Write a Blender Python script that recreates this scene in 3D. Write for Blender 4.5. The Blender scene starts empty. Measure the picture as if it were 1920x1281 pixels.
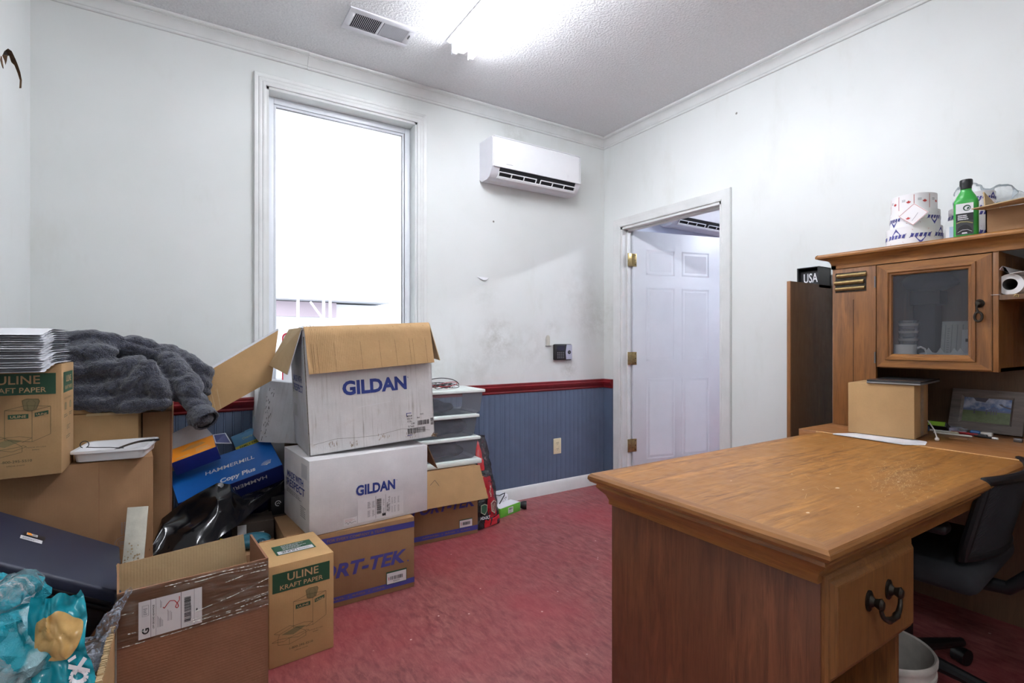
import bpy, bmesh, math, random
from mathutils import Vector, Matrix, Euler, noise

# ------------------------------------------------------------------ camera
SC = bpy.context.scene
COL = SC.collection
cam_d = bpy.data.cameras.new('camera'); cam = bpy.data.objects.new('camera', cam_d)
COL.objects.link(cam); SC.camera = cam
cam.location = (0, 0, 1.144)
cam.rotation_euler = (math.pi/2, 0, -math.radians(32.57))
cam_d.sensor_width = 36; cam_d.lens = 17.9625; cam_d.clip_start = .02; cam_d.clip_end = 300

# ------------------------------------------------------------------ light
SC.view_settings.view_transform = 'Standard'; SC.view_settings.look = 'None'
SC.view_settings.exposure = 1.93; SC.view_settings.gamma = 1; SC.view_settings.use_curve_mapping = False
W = bpy.data.worlds.new('overcast_sky'); SC.world = W; W.use_nodes = True
wn = W.node_tree.nodes; wl = W.node_tree.links
bg = wn['Background']; bg.inputs['Color'].default_value = (.92, .96, 1, 1); bg.inputs['Strength'].default_value = 1.3
SC.cycles.max_bounces = 10; SC.cycles.diffuse_bounces = 6; SC.cycles.transparent_max_bounces = 16
SC.cycles.sample_clamp_indirect = 6

TUBE_POWER = 23      # emission of the fluorescent tubes
def portal(name, loc, size, rot):
    l = bpy.data.lights.new(name, 'AREA'); l.shape = 'RECTANGLE'; l.size, l.size_y = size
    l.cycles.is_portal = True
    o = bpy.data.objects.new(name, l); o.location = loc; o.rotation_euler = rot; COL.objects.link(o)
portal('window_portal', (.79, 3.27, 1.65), (.9, 1.75), (-math.pi/2, 0, 0))

# ------------------------------------------------------------------ helpers
def lin(c):
    r = []
    for v in c:
        v /= 255.; r.append(v/12.92 if v <= .04045 else ((v+.055)/1.055)**2.4)
    return tuple(r)+(1,)

class NT:
    def __init__(s, name):
        s.m = bpy.data.materials.new(name); s.m.use_nodes = True
        s.t = s.m.node_tree; s.n = s.t.nodes; s.l = s.t.links
        s.b = s.n['Principled BSDF']; s.out = s.n['Material Output']
        s._c = None
    def coord(s, kind='Object', scale=(1, 1, 1), rot=(0, 0, 0), loc=(0, 0, 0)):
        if s._c is None: s._c = s.n.new('ShaderNodeTexCoord')
        mp = s.n.new('ShaderNodeMapping'); s.l.new(s._c.outputs[kind], mp.inputs[0])
        mp.inputs['Scale'].default_value = scale; mp.inputs['Rotation'].default_value = rot; mp.inputs['Location'].default_value = loc
        return mp.outputs[0]
    def noise(s, co, scale, detail=3, rough=.55, dist=0):
        t = s.n.new('ShaderNodeTexNoise'); s.l.new(co, t.inputs['Vector'])
        t.inputs['Scale'].default_value = scale; t.inputs['Detail'].default_value = detail
        t.inputs['Roughness'].default_value = rough; t.inputs['Distortion'].default_value = dist
        return t.outputs['Fac']
    def vor(s, co, scale, feat='F1', out='Distance'):
        t = s.n.new('ShaderNodeTexVoronoi'); s.l.new(co, t.inputs['Vector']); t.feature = feat
        t.inputs['Scale'].default_value = scale
        return t.outputs[out]
    def wave(s, co, scale, dist=0, dirn='X', detail=2, ds=1):
        t = s.n.new('ShaderNodeTexWave'); s.l.new(co, t.inputs['Vector']); t.bands_direction = dirn
        t.inputs['Scale'].default_value = scale; t.inputs['Distortion'].default_value = dist
        t.inputs['Detail'].default_value = detail; t.inputs['Detail Scale'].default_value = ds
        return t.outputs['Fac']
    def ramp(s, fac, p0, p1, c0=(0, 0, 0, 1), c1=(1, 1, 1, 1)):
        t = s.n.new('ShaderNodeValToRGB'); s.l.new(fac, t.inputs[0])
        e = t.color_ramp.elements; e[0].position = p0; e[0].color = c0; e[1].position = p1; e[1].color = c1
        return t.outputs[0]
    def mix(s, fac, a, b, mode='MIX'):
        t = s.n.new('ShaderNodeMix'); t.data_type = 'RGBA'; t.blend_type = mode
        for k, v in ((0, fac), (6, a), (7, b)):
            if hasattr(v, 'links'): s.l.new(v, t.inputs[k])
            else: t.inputs[k].default_value = v
        return t.outputs[2]
    def math(s, op, a, b=0, c=0):
        t = s.n.new('ShaderNodeMath'); t.operation = op
        for k, v in ((0, a), (1, b), (2, c)):
            if hasattr(v, 'links'): s.l.new(v, t.inputs[k])
            else: t.inputs[k].default_value = v
        return t.outputs[0]
    def bump(s, h, strength=.3, dist=.002, prev=None):
        t = s.n.new('ShaderNodeBump'); s.l.new(h, t.inputs['Height'])
        t.inputs['Strength'].default_value = strength; t.inputs['Distance'].default_value = dist
        if prev: s.l.new(prev, t.inputs['Normal'])
        s.l.new(t.outputs[0], s.b.inputs['Normal'])
        return t.outputs[0]
    def base(s, v):
        if hasattr(v, 'links'): s.l.new(v, s.b.inputs['Base Color'])
        else: s.b.inputs['Base Color'].default_value = v
    def set(s, **k):
        for a, v in k.items():
            s.b.inputs[{'rough': 'Roughness', 'metal': 'Metallic', 'spec': 'Specular IOR Level', 'alpha': 'Alpha', 'coat': 'Coat Weight', 'sheen': 'Sheen Weight', 'trans': 'Transmission Weight'}[a]].default_value = v
        return s

def plain(name, rgb, rough=.5, metal=0, spec=.5, var=.06, scale=18, bump=0, **k):
    """plain paint / plastic with a little real-life variation in tone"""
    t = NT(name); c = lin(rgb); co = t.coord()
    f = t.noise(co, scale, 4)
    dk = tuple(x*(1-var*2) for x in c[:3])+(1,)
    t.base(t.mix(t.ramp(f, .35, .75), c, dk))
    t.set(rough=rough, metal=metal, spec=spec, **k)
    if bump: t.bump(t.noise(co, scale*6, 3), bump, .001)
    return t.m

def wood(name, axis, light, dark, rough=.38, fine=1.0, seed=0):
    t = NT(name)
    sc = {'x': (.12, 1, 1), 'y': (1, .12, 1), 'z': (1, 1, .12)}[axis]
    co = t.coord(scale=sc, loc=(seed, seed*.7, seed*.3)); co2 = t.coord(scale=tuple(.03 if v < 1 else 1 for v in sc), loc=(seed, 0, 0))
    co3 = t.coord(loc=(seed, 2, 1))
    g = t.noise(co, 38*fine, 6, .62, .6)          # streaks
    fib = t.noise(co2, 420*fine, 2, .6)             # pores
    big = t.noise(co, 6, 2, .5, 1.2)
    c1 = t.mix(t.ramp(g, .34, .66), lin(dark), lin(light))
    mid = tuple((a+b)*.5 for a, b in zip(lin(dark), lin(light)))
    c2 = t.mix(t.ramp(big, .38, .62), c1, mid)
    c3 = t.mix(t.math('MULTIPLY', t.ramp(fib, .52, .7), .38), c2, tuple(v*.42 for v in lin(dark)[:3])+(1,))
    t.base(c3); t.set(rough=rough)
    t.l.new(t.math('MULTIPLY_ADD', t.noise(co3, 25, 3), .25, rough-.12), t.b.inputs['Roughness'])
    t.bump(fib, .12, .0006)
    return t.m

def board(name, rgb, lines='x', strength=.5, streak=None, seed=0, rough=.8):
    """corrugated cardboard"""
    t = NT(name); c = lin(rgb); co = t.coord(loc=(seed, seed, seed))
    n = t.noise(co, 9, 4); n2 = t.noise(co, 160, 2)
    a = t.mix(t.ramp(n, .3, .7), tuple(v*.9 for v in c[:3])+(1,), tuple(min(1, v*1.06) for v in c[:3])+(1,))
    a = t.mix(t.math('MULTIPLY', t.ramp(n2, .4, .8), .12), a, tuple(v*.6 for v in c[:3])+(1,))
    if streak:
        st = t.noise(t.coord(scale=(1, 1, .045)), 95, 3, .7); msk = t.noise(t.coord(scale=(1, 1, .6)), 7, 3)
        f = t.math('MULTIPLY', t.ramp(st, .52, .72), t.ramp(msk, .38, .68))
        a = t.mix(t.math('MULTIPLY', f, .75), a, lin(streak))
        d = t.noise(t.coord(loc=(3, 1, 2)), 14, 4)
        a = t.mix(t.math('MULTIPLY', t.ramp(d, .62, .8), .35), a, lin((170, 150, 120)))
    t.base(a); t.set(rough=rough, spec=.25)
    w = t.wave(t.coord(), 42, .3, {'x': 'X', 'z': 'Z', 'y': 'Y'}[lines])
    b = t.bump(w, .10*strength, .0012); t.bump(t.noise(co, 22, 3), .22*strength, .006, b)
    return t.m

class MB:
    """collects geometry for ONE mesh object (several materials allowed)"""
    def __init__(s):
        s.v = []; s.f = []; s.mi = []; s.ms = []; s.M = Matrix.Identity(4)
    def idx(s, m):
        if m not in s.ms: s.ms.append(m)
        return s.ms.index(m)
    def add(s, vs, fs, m, M=None):
        X = s.M @ M if M is not None else s.M
        b = len(s.v); s.v += [X @ Vector(v) for v in vs]
        i = s.idx(m)
        for f in fs: s.f.append([b+k for k in f]); s.mi.append(i)
        return s
    def bm(s, bm_, m, M=None):
        bm_.verts.ensure_lookup_table(); bm_.verts.index_update()
        s.add([v.co.copy() for v in bm_.verts], [[v.index for v in f.verts] for f in bm_.faces], m, M); bm_.free(); return s
    def box(s, x0, x1, y0, y1, z0, z1, m, bev=0, seg=2, M=None):
        if bev <= 0:
            vs = [(x, y, z) for z in (z0, z1) for y in (y0, y1) for x in (x0, x1)]
            return s.add(vs, [(0, 2, 3, 1), (4, 5, 7, 6), (0, 1, 5, 4), (2, 6, 7, 3), (0, 4, 6, 2), (1, 3, 7, 5)], m, M)
        b = bmesh.new(); bmesh.ops.create_cube(b, size=1)
        for v in b.verts: v.co = Vector((x0+(x1-x0)*(v.co.x+.5), y0+(y1-y0)*(v.co.y+.5), z0+(z1-z0)*(v.co.z+.5)))
        bev = min(bev, abs(x1-x0)*.49, abs(y1-y0)*.49, abs(z1-z0)*.49)
        bmesh.ops.bevel(b, geom=b.edges[:], offset=bev, segments=seg, profile=.5, affect='EDGES')
        return s.bm(b, m, M)
    def hexa(s, p, m, bev=0):
        """p: 8 points, bottom 4 (ccw) then top 4"""
        fs = [(3, 2, 1, 0), (4, 5, 6, 7), (0, 1, 5, 4), (1, 2, 6, 5), (2, 3, 7, 6), (3, 0, 4, 7)]
        if bev <= 0: return s.add(p, fs, m)
        b = bmesh.new(); vs = [b.verts.new(q) for q in p]
        for f in fs: b.faces.new([vs[i] for i in f])
        bmesh.ops.bevel(b, geom=b.edges[:], offset=bev, segments=2, profile=.5, affect='EDGES')
        return s.bm(b, m)
    def prism(s, pts, a, b, axis, m, M=None):
        """extrude a 2D polygon. axis 'x': pts=(y,z); 'y': pts=(x,z); 'z': pts=(x,y)"""
        n = len(pts)
        mk = {'x': lambda p, t: (t, p[0], p[1]), 'y': lambda p, t: (p[0], t, p[1]), 'z': lambda p, t: (p[0], p[1], t)}[axis]
        vs = [mk(p, a) for p in pts]+[mk(p, b) for p in pts]
        fs = [tuple(range(n))[::-1], tuple(range(n, 2*n))]+[(i, (i+1) % n, n+(i+1) % n, n+i) for i in range(n)]
        return s.add(vs, fs, m, M)
    def quad(s, a, b, c, d, m): return s.add([a, b, c, d], [(0, 1, 2, 3)], m)
    def panel(s, a, b, c, d, th, m, m2=None):
        """a sheet with thickness th behind the face a,b,c,d"""
        a, b, c, d = map(Vector, (a, b, c, d)); n = (b-a).cross(d-a).normalized()*th
        q = [a-n, b-n, c-n, d-n]
        s.add([a, b, c, d], [(0, 1, 2, 3)], m)
        s.add([a, b, c, d]+q, [(7, 6, 5, 4), (0, 4, 5, 1), (1, 5, 6, 2), (2, 6, 7, 3), (3, 7, 4, 0)], m2 or m); return s
    def tube(s, pts, r, m, n=10, closed=False, cap=True):
        pts = [Vector(p) for p in pts]; N = len(pts)
        rr = r if isinstance(r, (list, tuple)) else [r]*N
        vs = []; up = None
        for i, p in enumerate(pts):
            t = (pts[(i+1) % N]-pts[i-1]) if closed else (pts[min(i+1, N-1)]-pts[max(i-1, 0)])
            t.normalize()
            if up is None: up = Vector((0, 0, 1)) if abs(t.z) < .9 else Vector((1, 0, 0))
            x = t.cross(up).normalized(); up = x.cross(t).normalized()
            for k in range(n):
                a = 2*math.pi*k/n; vs.append(p+(x*math.cos(a)+up*math.sin(a))*rr[i])
        fs = []
        for i in range(N if closed else N-1):
            j = (i+1) % N
            for k in range(n): fs.append((i*n+k, i*n+(k+1) % n, j*n+(k+1) % n, j*n+k))
        if cap and not closed: fs += [tuple(range(n))[::-1], tuple((N-1)*n+k for k in range(n))]
        return s.add(vs, fs, m)
    def lathe(s, prof, m, n=32, M=None, sx=1, sy=1, caps=True):
        """prof: (r,z) list"""
        vs = []; N = len(prof)
        for r, z in prof:
            for k in range(n):
                a = 2*math.pi*k/n; vs.append((r*math.cos(a)*sx, r*math.sin(a)*sy, z))
        fs = [(i*n+k, i*n+(k+1) % n, (i+1)*n+(k+1) % n, (i+1)*n+k) for i in range(N-1) for k in range(n)]
        if prof[0] == prof[-1]: caps = False
        if caps and prof[0][0] > 1e-6: fs.append(tuple(range(n))[::-1])
        if caps and prof[-1][0] > 1e-6: fs.append(tuple((N-1)*n+k for k in range(n)))
        return s.add(vs, fs, m, M)
    def grid(s, fn, nu, nv, m, closed_u=False):
        vs = [fn(i/nu, j/nv) for j in range(nv+1) for i in range(nu+(0 if closed_u else 1))]
        w = nu if closed_u else nu+1
        fs = [(j*w+i, j*w+(i+1) % w, (j+1)*w+(i+1) % w, (j+1)*w+i) for j in range(nv) for i in range(nu)]
        return s.add(vs, fs, m)
    def build(s, name, parent=None, world=False, smooth=True, angle=35, **props):
        me = bpy.data.meshes.new(name)
        vs = s.v
        if world and parent is not None:
            inv = mw(parent).inverted(); vs = [inv @ v for v in vs]
        me.from_pydata([tuple(v) for v in vs], [], s.f); me.update()
        for m in s.ms: me.materials.append(m)
        me.polygons.foreach_set('material_index', s.mi)
        b = bmesh.new(); b.from_mesh(me); bmesh.ops.remove_doubles(b, verts=b.verts, dist=1e-6)
        b.to_mesh(me); b.free()
        if smooth:
            me.polygons.foreach_set('use_smooth', [True]*len(me.polygons))
            me.set_sharp_from_angle(angle=math.radians(angle))
        o = bpy.data.objects.new(name, me); COL.objects.link(o)
        if parent is not None: o.parent = parent
        for k, v in props.items(): o[k] = v
        return o

def mw(o):
    M = Matrix.LocRotScale(o.location, o.rotation_euler, o.scale)
    return mw(o.parent) @ M if o.parent else M
def thing(name, label, cat, loc=(0, 0, 0), rot=(0, 0, 0), group=None):
    o = bpy.data.objects.new(name, None); COL.objects.link(o); o.empty_display_size = .05
    o.location = loc; o.rotation_euler = [math.radians(a) for a in rot]
    o['label'] = label; o['category'] = cat
    if group: o['group'] = group
    return o
def tag(o, label, cat, group=None):
    o['label'] = label; o['category'] = cat
    if group: o['group'] = group
    return o
def struct(name, mb, **k):
    return mb.build(name, kind='structure', **k)
def recenter(o):
    """put a single-mesh thing's origin at the base of its mesh"""
    me = o.data; xs = [v.co for v in me.vertices]
    c = Vector(((min(v.x for v in xs)+max(v.x for v in xs))/2, (min(v.y for v in xs)+max(v.y for v in xs))/2, min(v.z for v in xs)))
    me.transform(Matrix.Translation(-c)); o.location = o.location + c; return o

_tc = {}
def text_mesh(s, off=0):
    if (s, off) in _tc: return _tc[(s, off)]
    c = bpy.data.curves.new('t', 'FONT'); c.body = s; c.offset = off; c.resolution_u = 3
    o = bpy.data.objects.new('t', c); COL.objects.link(o)
    dg = bpy.context.evaluated_depsgraph_get(); dg.update()
    me = bpy.data.meshes.new_from_object(o.evaluated_get(dg))
    vs = [v.co.copy() for v in me.vertices]; fs = [tuple(p.vertices) for p in me.polygons]
    bpy.data.objects.remove(o); bpy.data.curves.remove(c); bpy.data.meshes.remove(me)
    if not vs: vs = [Vector((0, 0, 0))]
    x0 = min(v.x for v in vs); x1 = max(v.x for v in vs); y0 = min(v.y for v in vs); y1 = max(v.y for v in vs)
    r = ([((v.x-x0)/max(x1-x0, 1e-6), (v.y-y0)/max(y1-y0, 1e-6)) for v in vs], fs, (x1-x0)/max(y1-y0, 1e-6))
    _tc[(s, off)] = r; return r

class Face:
    """a drawing plane on a surface: o origin, ux to the right, uy up"""
    def __init__(s, mb, o, ux, uy, eps=.0006):
        s.mb = mb; s.o = Vector(o); s.ux = Vector(ux).normalized(); s.uy = Vector(uy).normalized(); s.n = s.ux.cross(s.uy); s.e = eps
    def P(s, x, y, l=1): return s.o+s.ux*x+s.uy*y+s.n*(s.e*l)
    def rect(s, x0, y0, x1, y1, m, l=1): s.mb.add([s.P(x0, y0, l), s.P(x1, y0, l), s.P(x1, y1, l), s.P(x0, y1, l)], [(0, 1, 2, 3)], m)
    def poly(s, pts, m, l=1): s.mb.add([s.P(x, y, l) for x, y in pts], [tuple(range(len(pts)))], m)
    def line(s, pts, t, m, l=1.5):
        for (x0, y0), (x1, y1) in zip(pts, pts[1:]):
            d = Vector((x1-x0, y1-y0)); L = d.length
            if L < 1e-6: continue
            n = Vector((-d.y, d.x))/L*t/2
            s.poly([(x0-n.x, y0-n.y), (x1-n.x, y1-n.y), (x1+n.x, y1+n.y), (x0+n.x, y0+n.y)], m, l)
    def text(s, t, x, y, w, h, m, l=2, off=0, rot=0, slant=0):
        """lower-left corner x,y; exact width w (None keeps the letter shape) and height h; rot in quarter turns"""
        vs, fs, asp = text_mesh(t, off)
        if w is None: w = h*asp
        if h is None: h = w/asp
        out = []
        for a, b in vs:
            p, q = a*w+slant*b*h, b*h
            for _ in range(rot % 4): p, q = -q, p
            out.append(s.P(x+p, y+q, l))
        s.mb.add(out, fs, m)
    def bars(s, x0, y0, x1, y1, m, vert=True, seed=1, n=34, l=2):
        r = random.Random(seed); p = 0; L = (x1-x0) if vert else (y1-y0)
        ws = [r.choice((1, 1, 2, 3)) for _ in range(n*2)]; tot = sum(ws)
        for i, wd in enumerate(ws):
            a = p/tot*L; b = (p+wd)/tot*L; p += wd
            if i % 2 == 0:
                if vert: s.rect(x0+a, y0, x0+b, y1, m, l)
                else: s.rect(x0, y0+a, x1, y0+b, m, l)
    def lines(s, x0, y0, x1, y1, n, m, seed=0, l=2, fill=.45):
        """rows of print too small to read"""
        r = random.Random(seed); h = (y1-y0)/n
        for i in range(n):
            x = x0; e = x1-(x1-x0)*r.uniform(0, .35)
            while x < e:
                w = r.uniform(.04, .14)*(x1-x0); s.rect(x, y0+h*i, min(x+w, e), y0+h*(i+fill), m, l); x += w+.02*(x1-x0)

def blob(caps, voxel=.008, smooth=6, amp=((.004, 30),), seed=0, fold=None, facets=0):
    """organic surface: union of capsules -> voxel remesh -> smooth -> noise; returns (verts, faces)"""
    b = MB(); mm = None
    for c in caps:
        if len(c) == 2:
            p, r = c; r3 = r if isinstance(r, (tuple, list)) else (r, r, r)
            bm_ = bmesh.new(); bmesh.ops.create_icosphere(bm_, subdivisions=3, radius=1)
            b.bm(bm_, mm, Matrix.Translation(p) @ Matrix.Diagonal((*r3, 1)))
        else:
            p, q, r0, r1 = c[:4]; p, q = Vector(p), Vector(q); N = max(2, int((q-p).length/(min(r0, r1)*.35)))
            for i in range(N+1):
                t = i/N; bm_ = bmesh.new(); bmesh.ops.create_icosphere(bm_, subdivisions=2, radius=r0+(r1-r0)*t)
                b.bm(bm_, mm, Matrix.Translation(p.lerp(q, t)))
    me = bpy.data.meshes.new('b'); me.from_pydata([tuple(v) for v in b.v], [], b.f)
    o = bpy.data.objects.new('b', me); COL.objects.link(o)
    r = o.modifiers.new('r', 'REMESH'); r.mode = 'VOXEL'; r.voxel_size = voxel
    sm = o.modifiers.new('s', 'SMOOTH'); sm.iterations = smooth; sm.factor = .5
    dg = bpy.context.evaluated_depsgraph_get(); dg.update()
    e = bpy.data.meshes.new_from_object(o.evaluated_get(dg))
    vs = []
    for v in e.vertices:
        co = v.co.copy(); n = v.normal; d = 0
        for a, s_ in amp:
            d += a*noise.noise(co*s_+Vector((seed, 0, 0)))
        if fold: d += fold(co)
        vs.append(co+n*d)
    fs = [tuple(p.vertices) for p in e.polygons]
    bpy.data.objects.remove(o); bpy.data.meshes.remove(me); bpy.data.meshes.remove(e)
    if facets:      # crumpled film: collapse the surface into flat creased facets
        me = bpy.data.meshes.new('b'); me.from_pydata([tuple(v) for v in vs], [], fs); o = bpy.data.objects.new('b', me); COL.objects.link(o)
        d = o.modifiers.new('d', 'DECIMATE'); d.ratio = facets/len(fs)
        dg = bpy.context.evaluated_depsgraph_get(); dg.update(); e = bpy.data.meshes.new_from_object(o.evaluated_get(dg))
        vs = [v.co.copy() for v in e.vertices]; fs = [tuple(p.vertices) for p in e.polygons]
        bpy.data.objects.remove(o); bpy.data.meshes.remove(me); bpy.data.meshes.remove(e)
    return vs, fs
# ------------------------------------------------------------------ materials
def wall_paint():
    t = NT('wall_paint'); c = lin((221, 224, 223)); co = t.coord()
    a = t.mix(t.ramp(t.noise(co, 1.6, 4), .3, .75), c, lin((213, 216, 214)))
    a = t.mix(t.math('MULTIPLY', t.ramp(t.noise(t.coord(scale=(1, 1, .35)), 5, 5, .65), .56, .8), .28), a, lin((186, 184, 172)))
    # scuffed and greasy patches of the painted wall (x, y, z, radius, strength)
    for i, (x, y, z, r, k) in enumerate(((1.86, 3.09, 1.15, .22, .62), (2.15, 3.09, 1.1, .22, .28), (2.5, 3.09, .93, .10, .7), (2.62, 3.09, 1.5, .35, .22),
                          (1.7, 3.09, .95, .25, .25), (2.77, 3.09, 1.3, .3, .34), (1.75, 3.09, 1.45, .15, .2), (2.35, 3.09, 1.25, .1, .3), (1.35, 3.09, 1.0, .15, .4), (2.0, 3.09, 2.64, .16, .35))):
        d = t.n.new('ShaderNodeVectorMath'); d.operation = 'DISTANCE'
        t.l.new(t.coord(), d.inputs[0]); d.inputs[1].default_value = (x, y, z)
        g = t.ramp(t.math('DIVIDE', d.outputs['Value'], r), 0, 1, (1, 1, 1, 1), (0, 0, 0, 1))
        nn = t.ramp(t.noise(t.coord(loc=(i, 0, 0)), 13, 5, .7), .38, .68)
        a = t.mix(t.math('MULTIPLY', t.math('MULTIPLY', g, nn), k), a, lin((138, 133, 118)))
    sp = t.vor(t.coord(), 3.1)
    a = t.mix(t.ramp(sp, .018, .026, (1, 1, 1, 1), (0, 0, 0, 1)), a, lin((120, 118, 112)))
    t.base(a); t.set(rough=.55, spec=.35); t.bump(t.noise(co, 90, 3), .06, .001)
    return t.m
def popcorn():
    t = NT('popcorn_ceiling'); co = t.coord()
    n = t.noise(co, 75, 5, .7); v = t.vor(co, 85)
    t.base(t.mix(t.ramp(n, .3, .7), lin((216, 217, 219)), lin((232, 232, 234)))); t.set(rough=.95, spec=.1)
    b = t.bump(n, .9, .007); t.bump(v, .5, .004, b)
    return t.m
def floor_mat():
    t = NT('red_vinyl_floor')
    co = t.coord(rot=(0, 0, .5)); c2 = t.coord(scale=(1, .32, 1), rot=(0, 0, .9))
    a = t.mix(t.ramp(t.noise(c2, 42, 5, .7, .4), .36, .66), lin((108, 48, 49)), lin((150, 88, 86)))
    a = t.mix(t.math('MULTIPLY', t.ramp(t.noise(co, 1.3, 4, .6), .42, .62), .6), a, lin((144, 50, 58)))
    a = t.mix(t.math('MULTIPLY', t.ramp(t.noise(t.coord(scale=(1, .5, 1), rot=(0, 0, -.4)), 70, 4, .8), .58, .75), .5), a, lin((178, 120, 118)))
    a = t.mix(t.math('MULTIPLY', t.ramp(t.noise(co, 4.5, 5, .7), .6, .78), .45), a, lin((96, 52, 52)))
    v = t.vor(t.coord(), 9)
    a = t.mix(t.ramp(v, .03, .05, (1, 1, 1, 1), (0, 0, 0, 1)), a, lin((196, 168, 160)))
    t.base(a)
    t.l.new(t.math('MULTIPLY_ADD', t.noise(co, 12, 4), .35, .28), t.b.inputs['Roughness'])
    t.bump(t.noise(co, 120, 3), .1, .001)
    return t.m
WALL = wall_paint(); CEIL = popcorn(); FLOOR = floor_mat()
TRIMW = plain('trim_white_paint', (218, 220, 219), .4, var=.05, scale=9)
DOORW = plain('door_white_paint', (214, 218, 224), .42, var=.03, scale=6)
NEXTW = plain('next_room_paint', (205, 212, 226), .6, var=.02)
RAILR = plain('oxblood_rail_paint', (122, 26, 32), .35, var=.12, scale=14)
WAINS = plain('slate_blue_wainscot_paint', (88, 102, 126), .45, var=.06, scale=7)
VINYLW = plain('white_window_vinyl', (226, 230, 236), .35, var=.02)
WHITEP = plain('white_plastic', (228, 229, 232), .3, var=.01)
WHITEP2 = plain('off_white_plastic', (214, 214, 220), .4, var=.02)
DARKS = plain('dark_gap', (18, 18, 24), .8)
BLACKP = plain('black_plastic', (24, 24, 27), .42, var=.1)
BRASS = plain('aged_brass', (168, 146, 98), .34, metal=.85, var=.2, scale=60)
BRONZE = plain('dark_bronze', (70, 64, 58), .35, metal=.8, var=.3, scale=40)
STEELD = plain('dull_steel', (120, 120, 122), .4, metal=.8, var=.1)
IVORY = plain('ivory_plastic', (226, 214, 178), .4, var=.03)
KRAFT = board('kraft_cardboard', (176, 142, 100))
KRAFTZ = board('kraft_cardboard_ribbed', (182, 148, 106), 'x', 1.4)
KRAFTIN = board('kraft_cardboard_inside', (190, 164, 126), 'x', 1.6)
KRAFTD = board('brown_cardboard', (150, 114, 82), seed=3)
KRAFTR = board('reddish_cardboard', (142, 100, 76), 'z', 1.6, seed=5)
SPORTK = board('tan_brown_cardboard', (146, 112, 80), seed=7)
WBOX = board('white_cardboard_worn', (216, 214, 214), 'x', 1.2, streak=(148, 142, 134), seed=1)
WBOX2 = board('white_cardboard', (216, 214, 216), 'x', .8, seed=2)
WBOX3 = board('white_cardboard_scuffed', (196, 197, 202), 'x', .8, streak=(150, 148, 150), seed=4)
EDGEK = plain('corrugated_edge', (150, 118, 82), .9, var=.4, scale=220)
EDGEG = plain('frayed_board_edge', (120, 116, 108), .9, var=.35, scale=90)
INKBLUE = plain('blue_ink', (44, 62, 138), .6, var=.08, scale=90)
INKNAVY = plain('violet_blue_ink', (66, 66, 142), .6, var=.06)
INKGREEN = plain('dark_green_ink', (34, 78, 54), .6, var=.06)
INKLINE = plain('olive_line_ink', (84, 80, 52), .7)
INKTUFT = plain('olive_tint_ink', (132, 118, 80), .7)
INKBLK = plain('black_ink', (34, 34, 38), .6)
INKGREY = plain('grey_ink', (130, 130, 136), .7)
INKRED = plain('red_marker_ink', (186, 52, 50), .6)
PAPERW = plain('white_paper', (226, 226, 230), .6, var=.02)
LABELW = plain('white_label', (216, 214, 216), .45, var=.03)
GREENP = plain('leaf_green_plastic', (52, 158, 66), .3, var=.03)
REDP = plain('red_plastic', (188, 34, 40), .35)
TAPE_T = None
def film(name, rgb, alpha, rough=.12, bump=.6, scale=30, streak=False):
    """clear film: mostly see-through with glossy wrinkles"""
    t = NT(name); t.n.remove(t.b)
    tr = t.n.new('ShaderNodeBsdfTransparent'); g = t.n.new('ShaderNodeBsdfPrincipled'); t.b = g
    g.inputs['Base Color'].default_value = lin(rgb); g.inputs['Roughness'].default_value = rough
    mx = t.n.new('ShaderNodeMixShader'); t.l.new(tr.outputs[0], mx.inputs[1]); t.l.new(g.outputs[0], mx.inputs[2])
    co = t.coord(scale=(1, 1, 4) if streak else (1, 1, 1), rot=(0, .25, 0) if streak else (0, 0, 0))
    n = t.noise(co, scale, 4, .65, 1.0)
    fr = t.n.new('ShaderNodeFresnel'); fr.inputs[0].default_value = 1.45
    f = t.math('MULTIPLY', fr.outputs[0], .9); f = t.math('ADD', f, alpha) if scale < 5 else t.math('ADD', t.math('MULTIPLY', t.ramp(n, .45, .72), alpha), f)
    f = t.math('MINIMUM', f, 1)
    t.l.new(f, mx.inputs[0]); t.l.new(mx.outputs[0], t.out.inputs['Surface'])
    t.bump(n, bump, .004)
    return t.m
GLASS = film('window_glass', (235, 240, 240), .0, .02, 0, 2)
CABGLASS = film('cabinet_glass', (150, 154, 164), .085, .03, 0, .6)  # even grey haze stands in for bright reflections on the pane
CLEARTAPE = film('clear_packing_tape', (226, 216, 200), .26, .10, 1.0, 14, True)
CREASE = film('tape_crease_glint', (240, 236, 228), .95, .06, .3, 60)  # whitish colour puts the highlights onto the tape's crease ridges
BUBBLE = film('bubble_wrap_film', (190, 194, 206), .75, .2, 1.0, 60)
CLEARBAG = film('clear_poly_bag', (214, 222, 226), .16, .1, .9, 26)
CLEARBAG2 = film('clear_bag_film', (206, 222, 226), .5, .1, .9, 26)
BINCLEAR = film('clear_bin_plastic', (200, 208, 222), .15, .15, .05, 1.5)
def emis(name, rgb, s):
    t = NT(name); t.b.inputs['Emission Color'].default_value = lin(rgb); t.b.inputs['Emission Strength'].default_value = s
    t.base(lin((240, 240, 240))); return t.m
TUBE = emis('fluorescent_tube', (242, 245, 252), TUBE_POWER)
TUBE2 = emis('next_room_tube', (234, 240, 252), 40)
OAKT = wood('desk_top_oak_laminate', 'x', (182, 128, 62), (112, 66, 26), .46, 1.7)
OAKX = wood('oak_grain_along_x', 'x', (160, 108, 56), (108, 67, 33), .4)
OAKY = wood('oak_grain_along_y', 'y', (164, 112, 58), (112, 70, 35), .4, seed=4)
OAKZ = wood('oak_grain_upright', 'z', (148, 98, 52), (96, 60, 31), .4, seed=2)
OAKP = wood('pedestal_panel_laminate', 'z', (128, 78, 52), (84, 48, 33), .45, seed=6)
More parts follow.
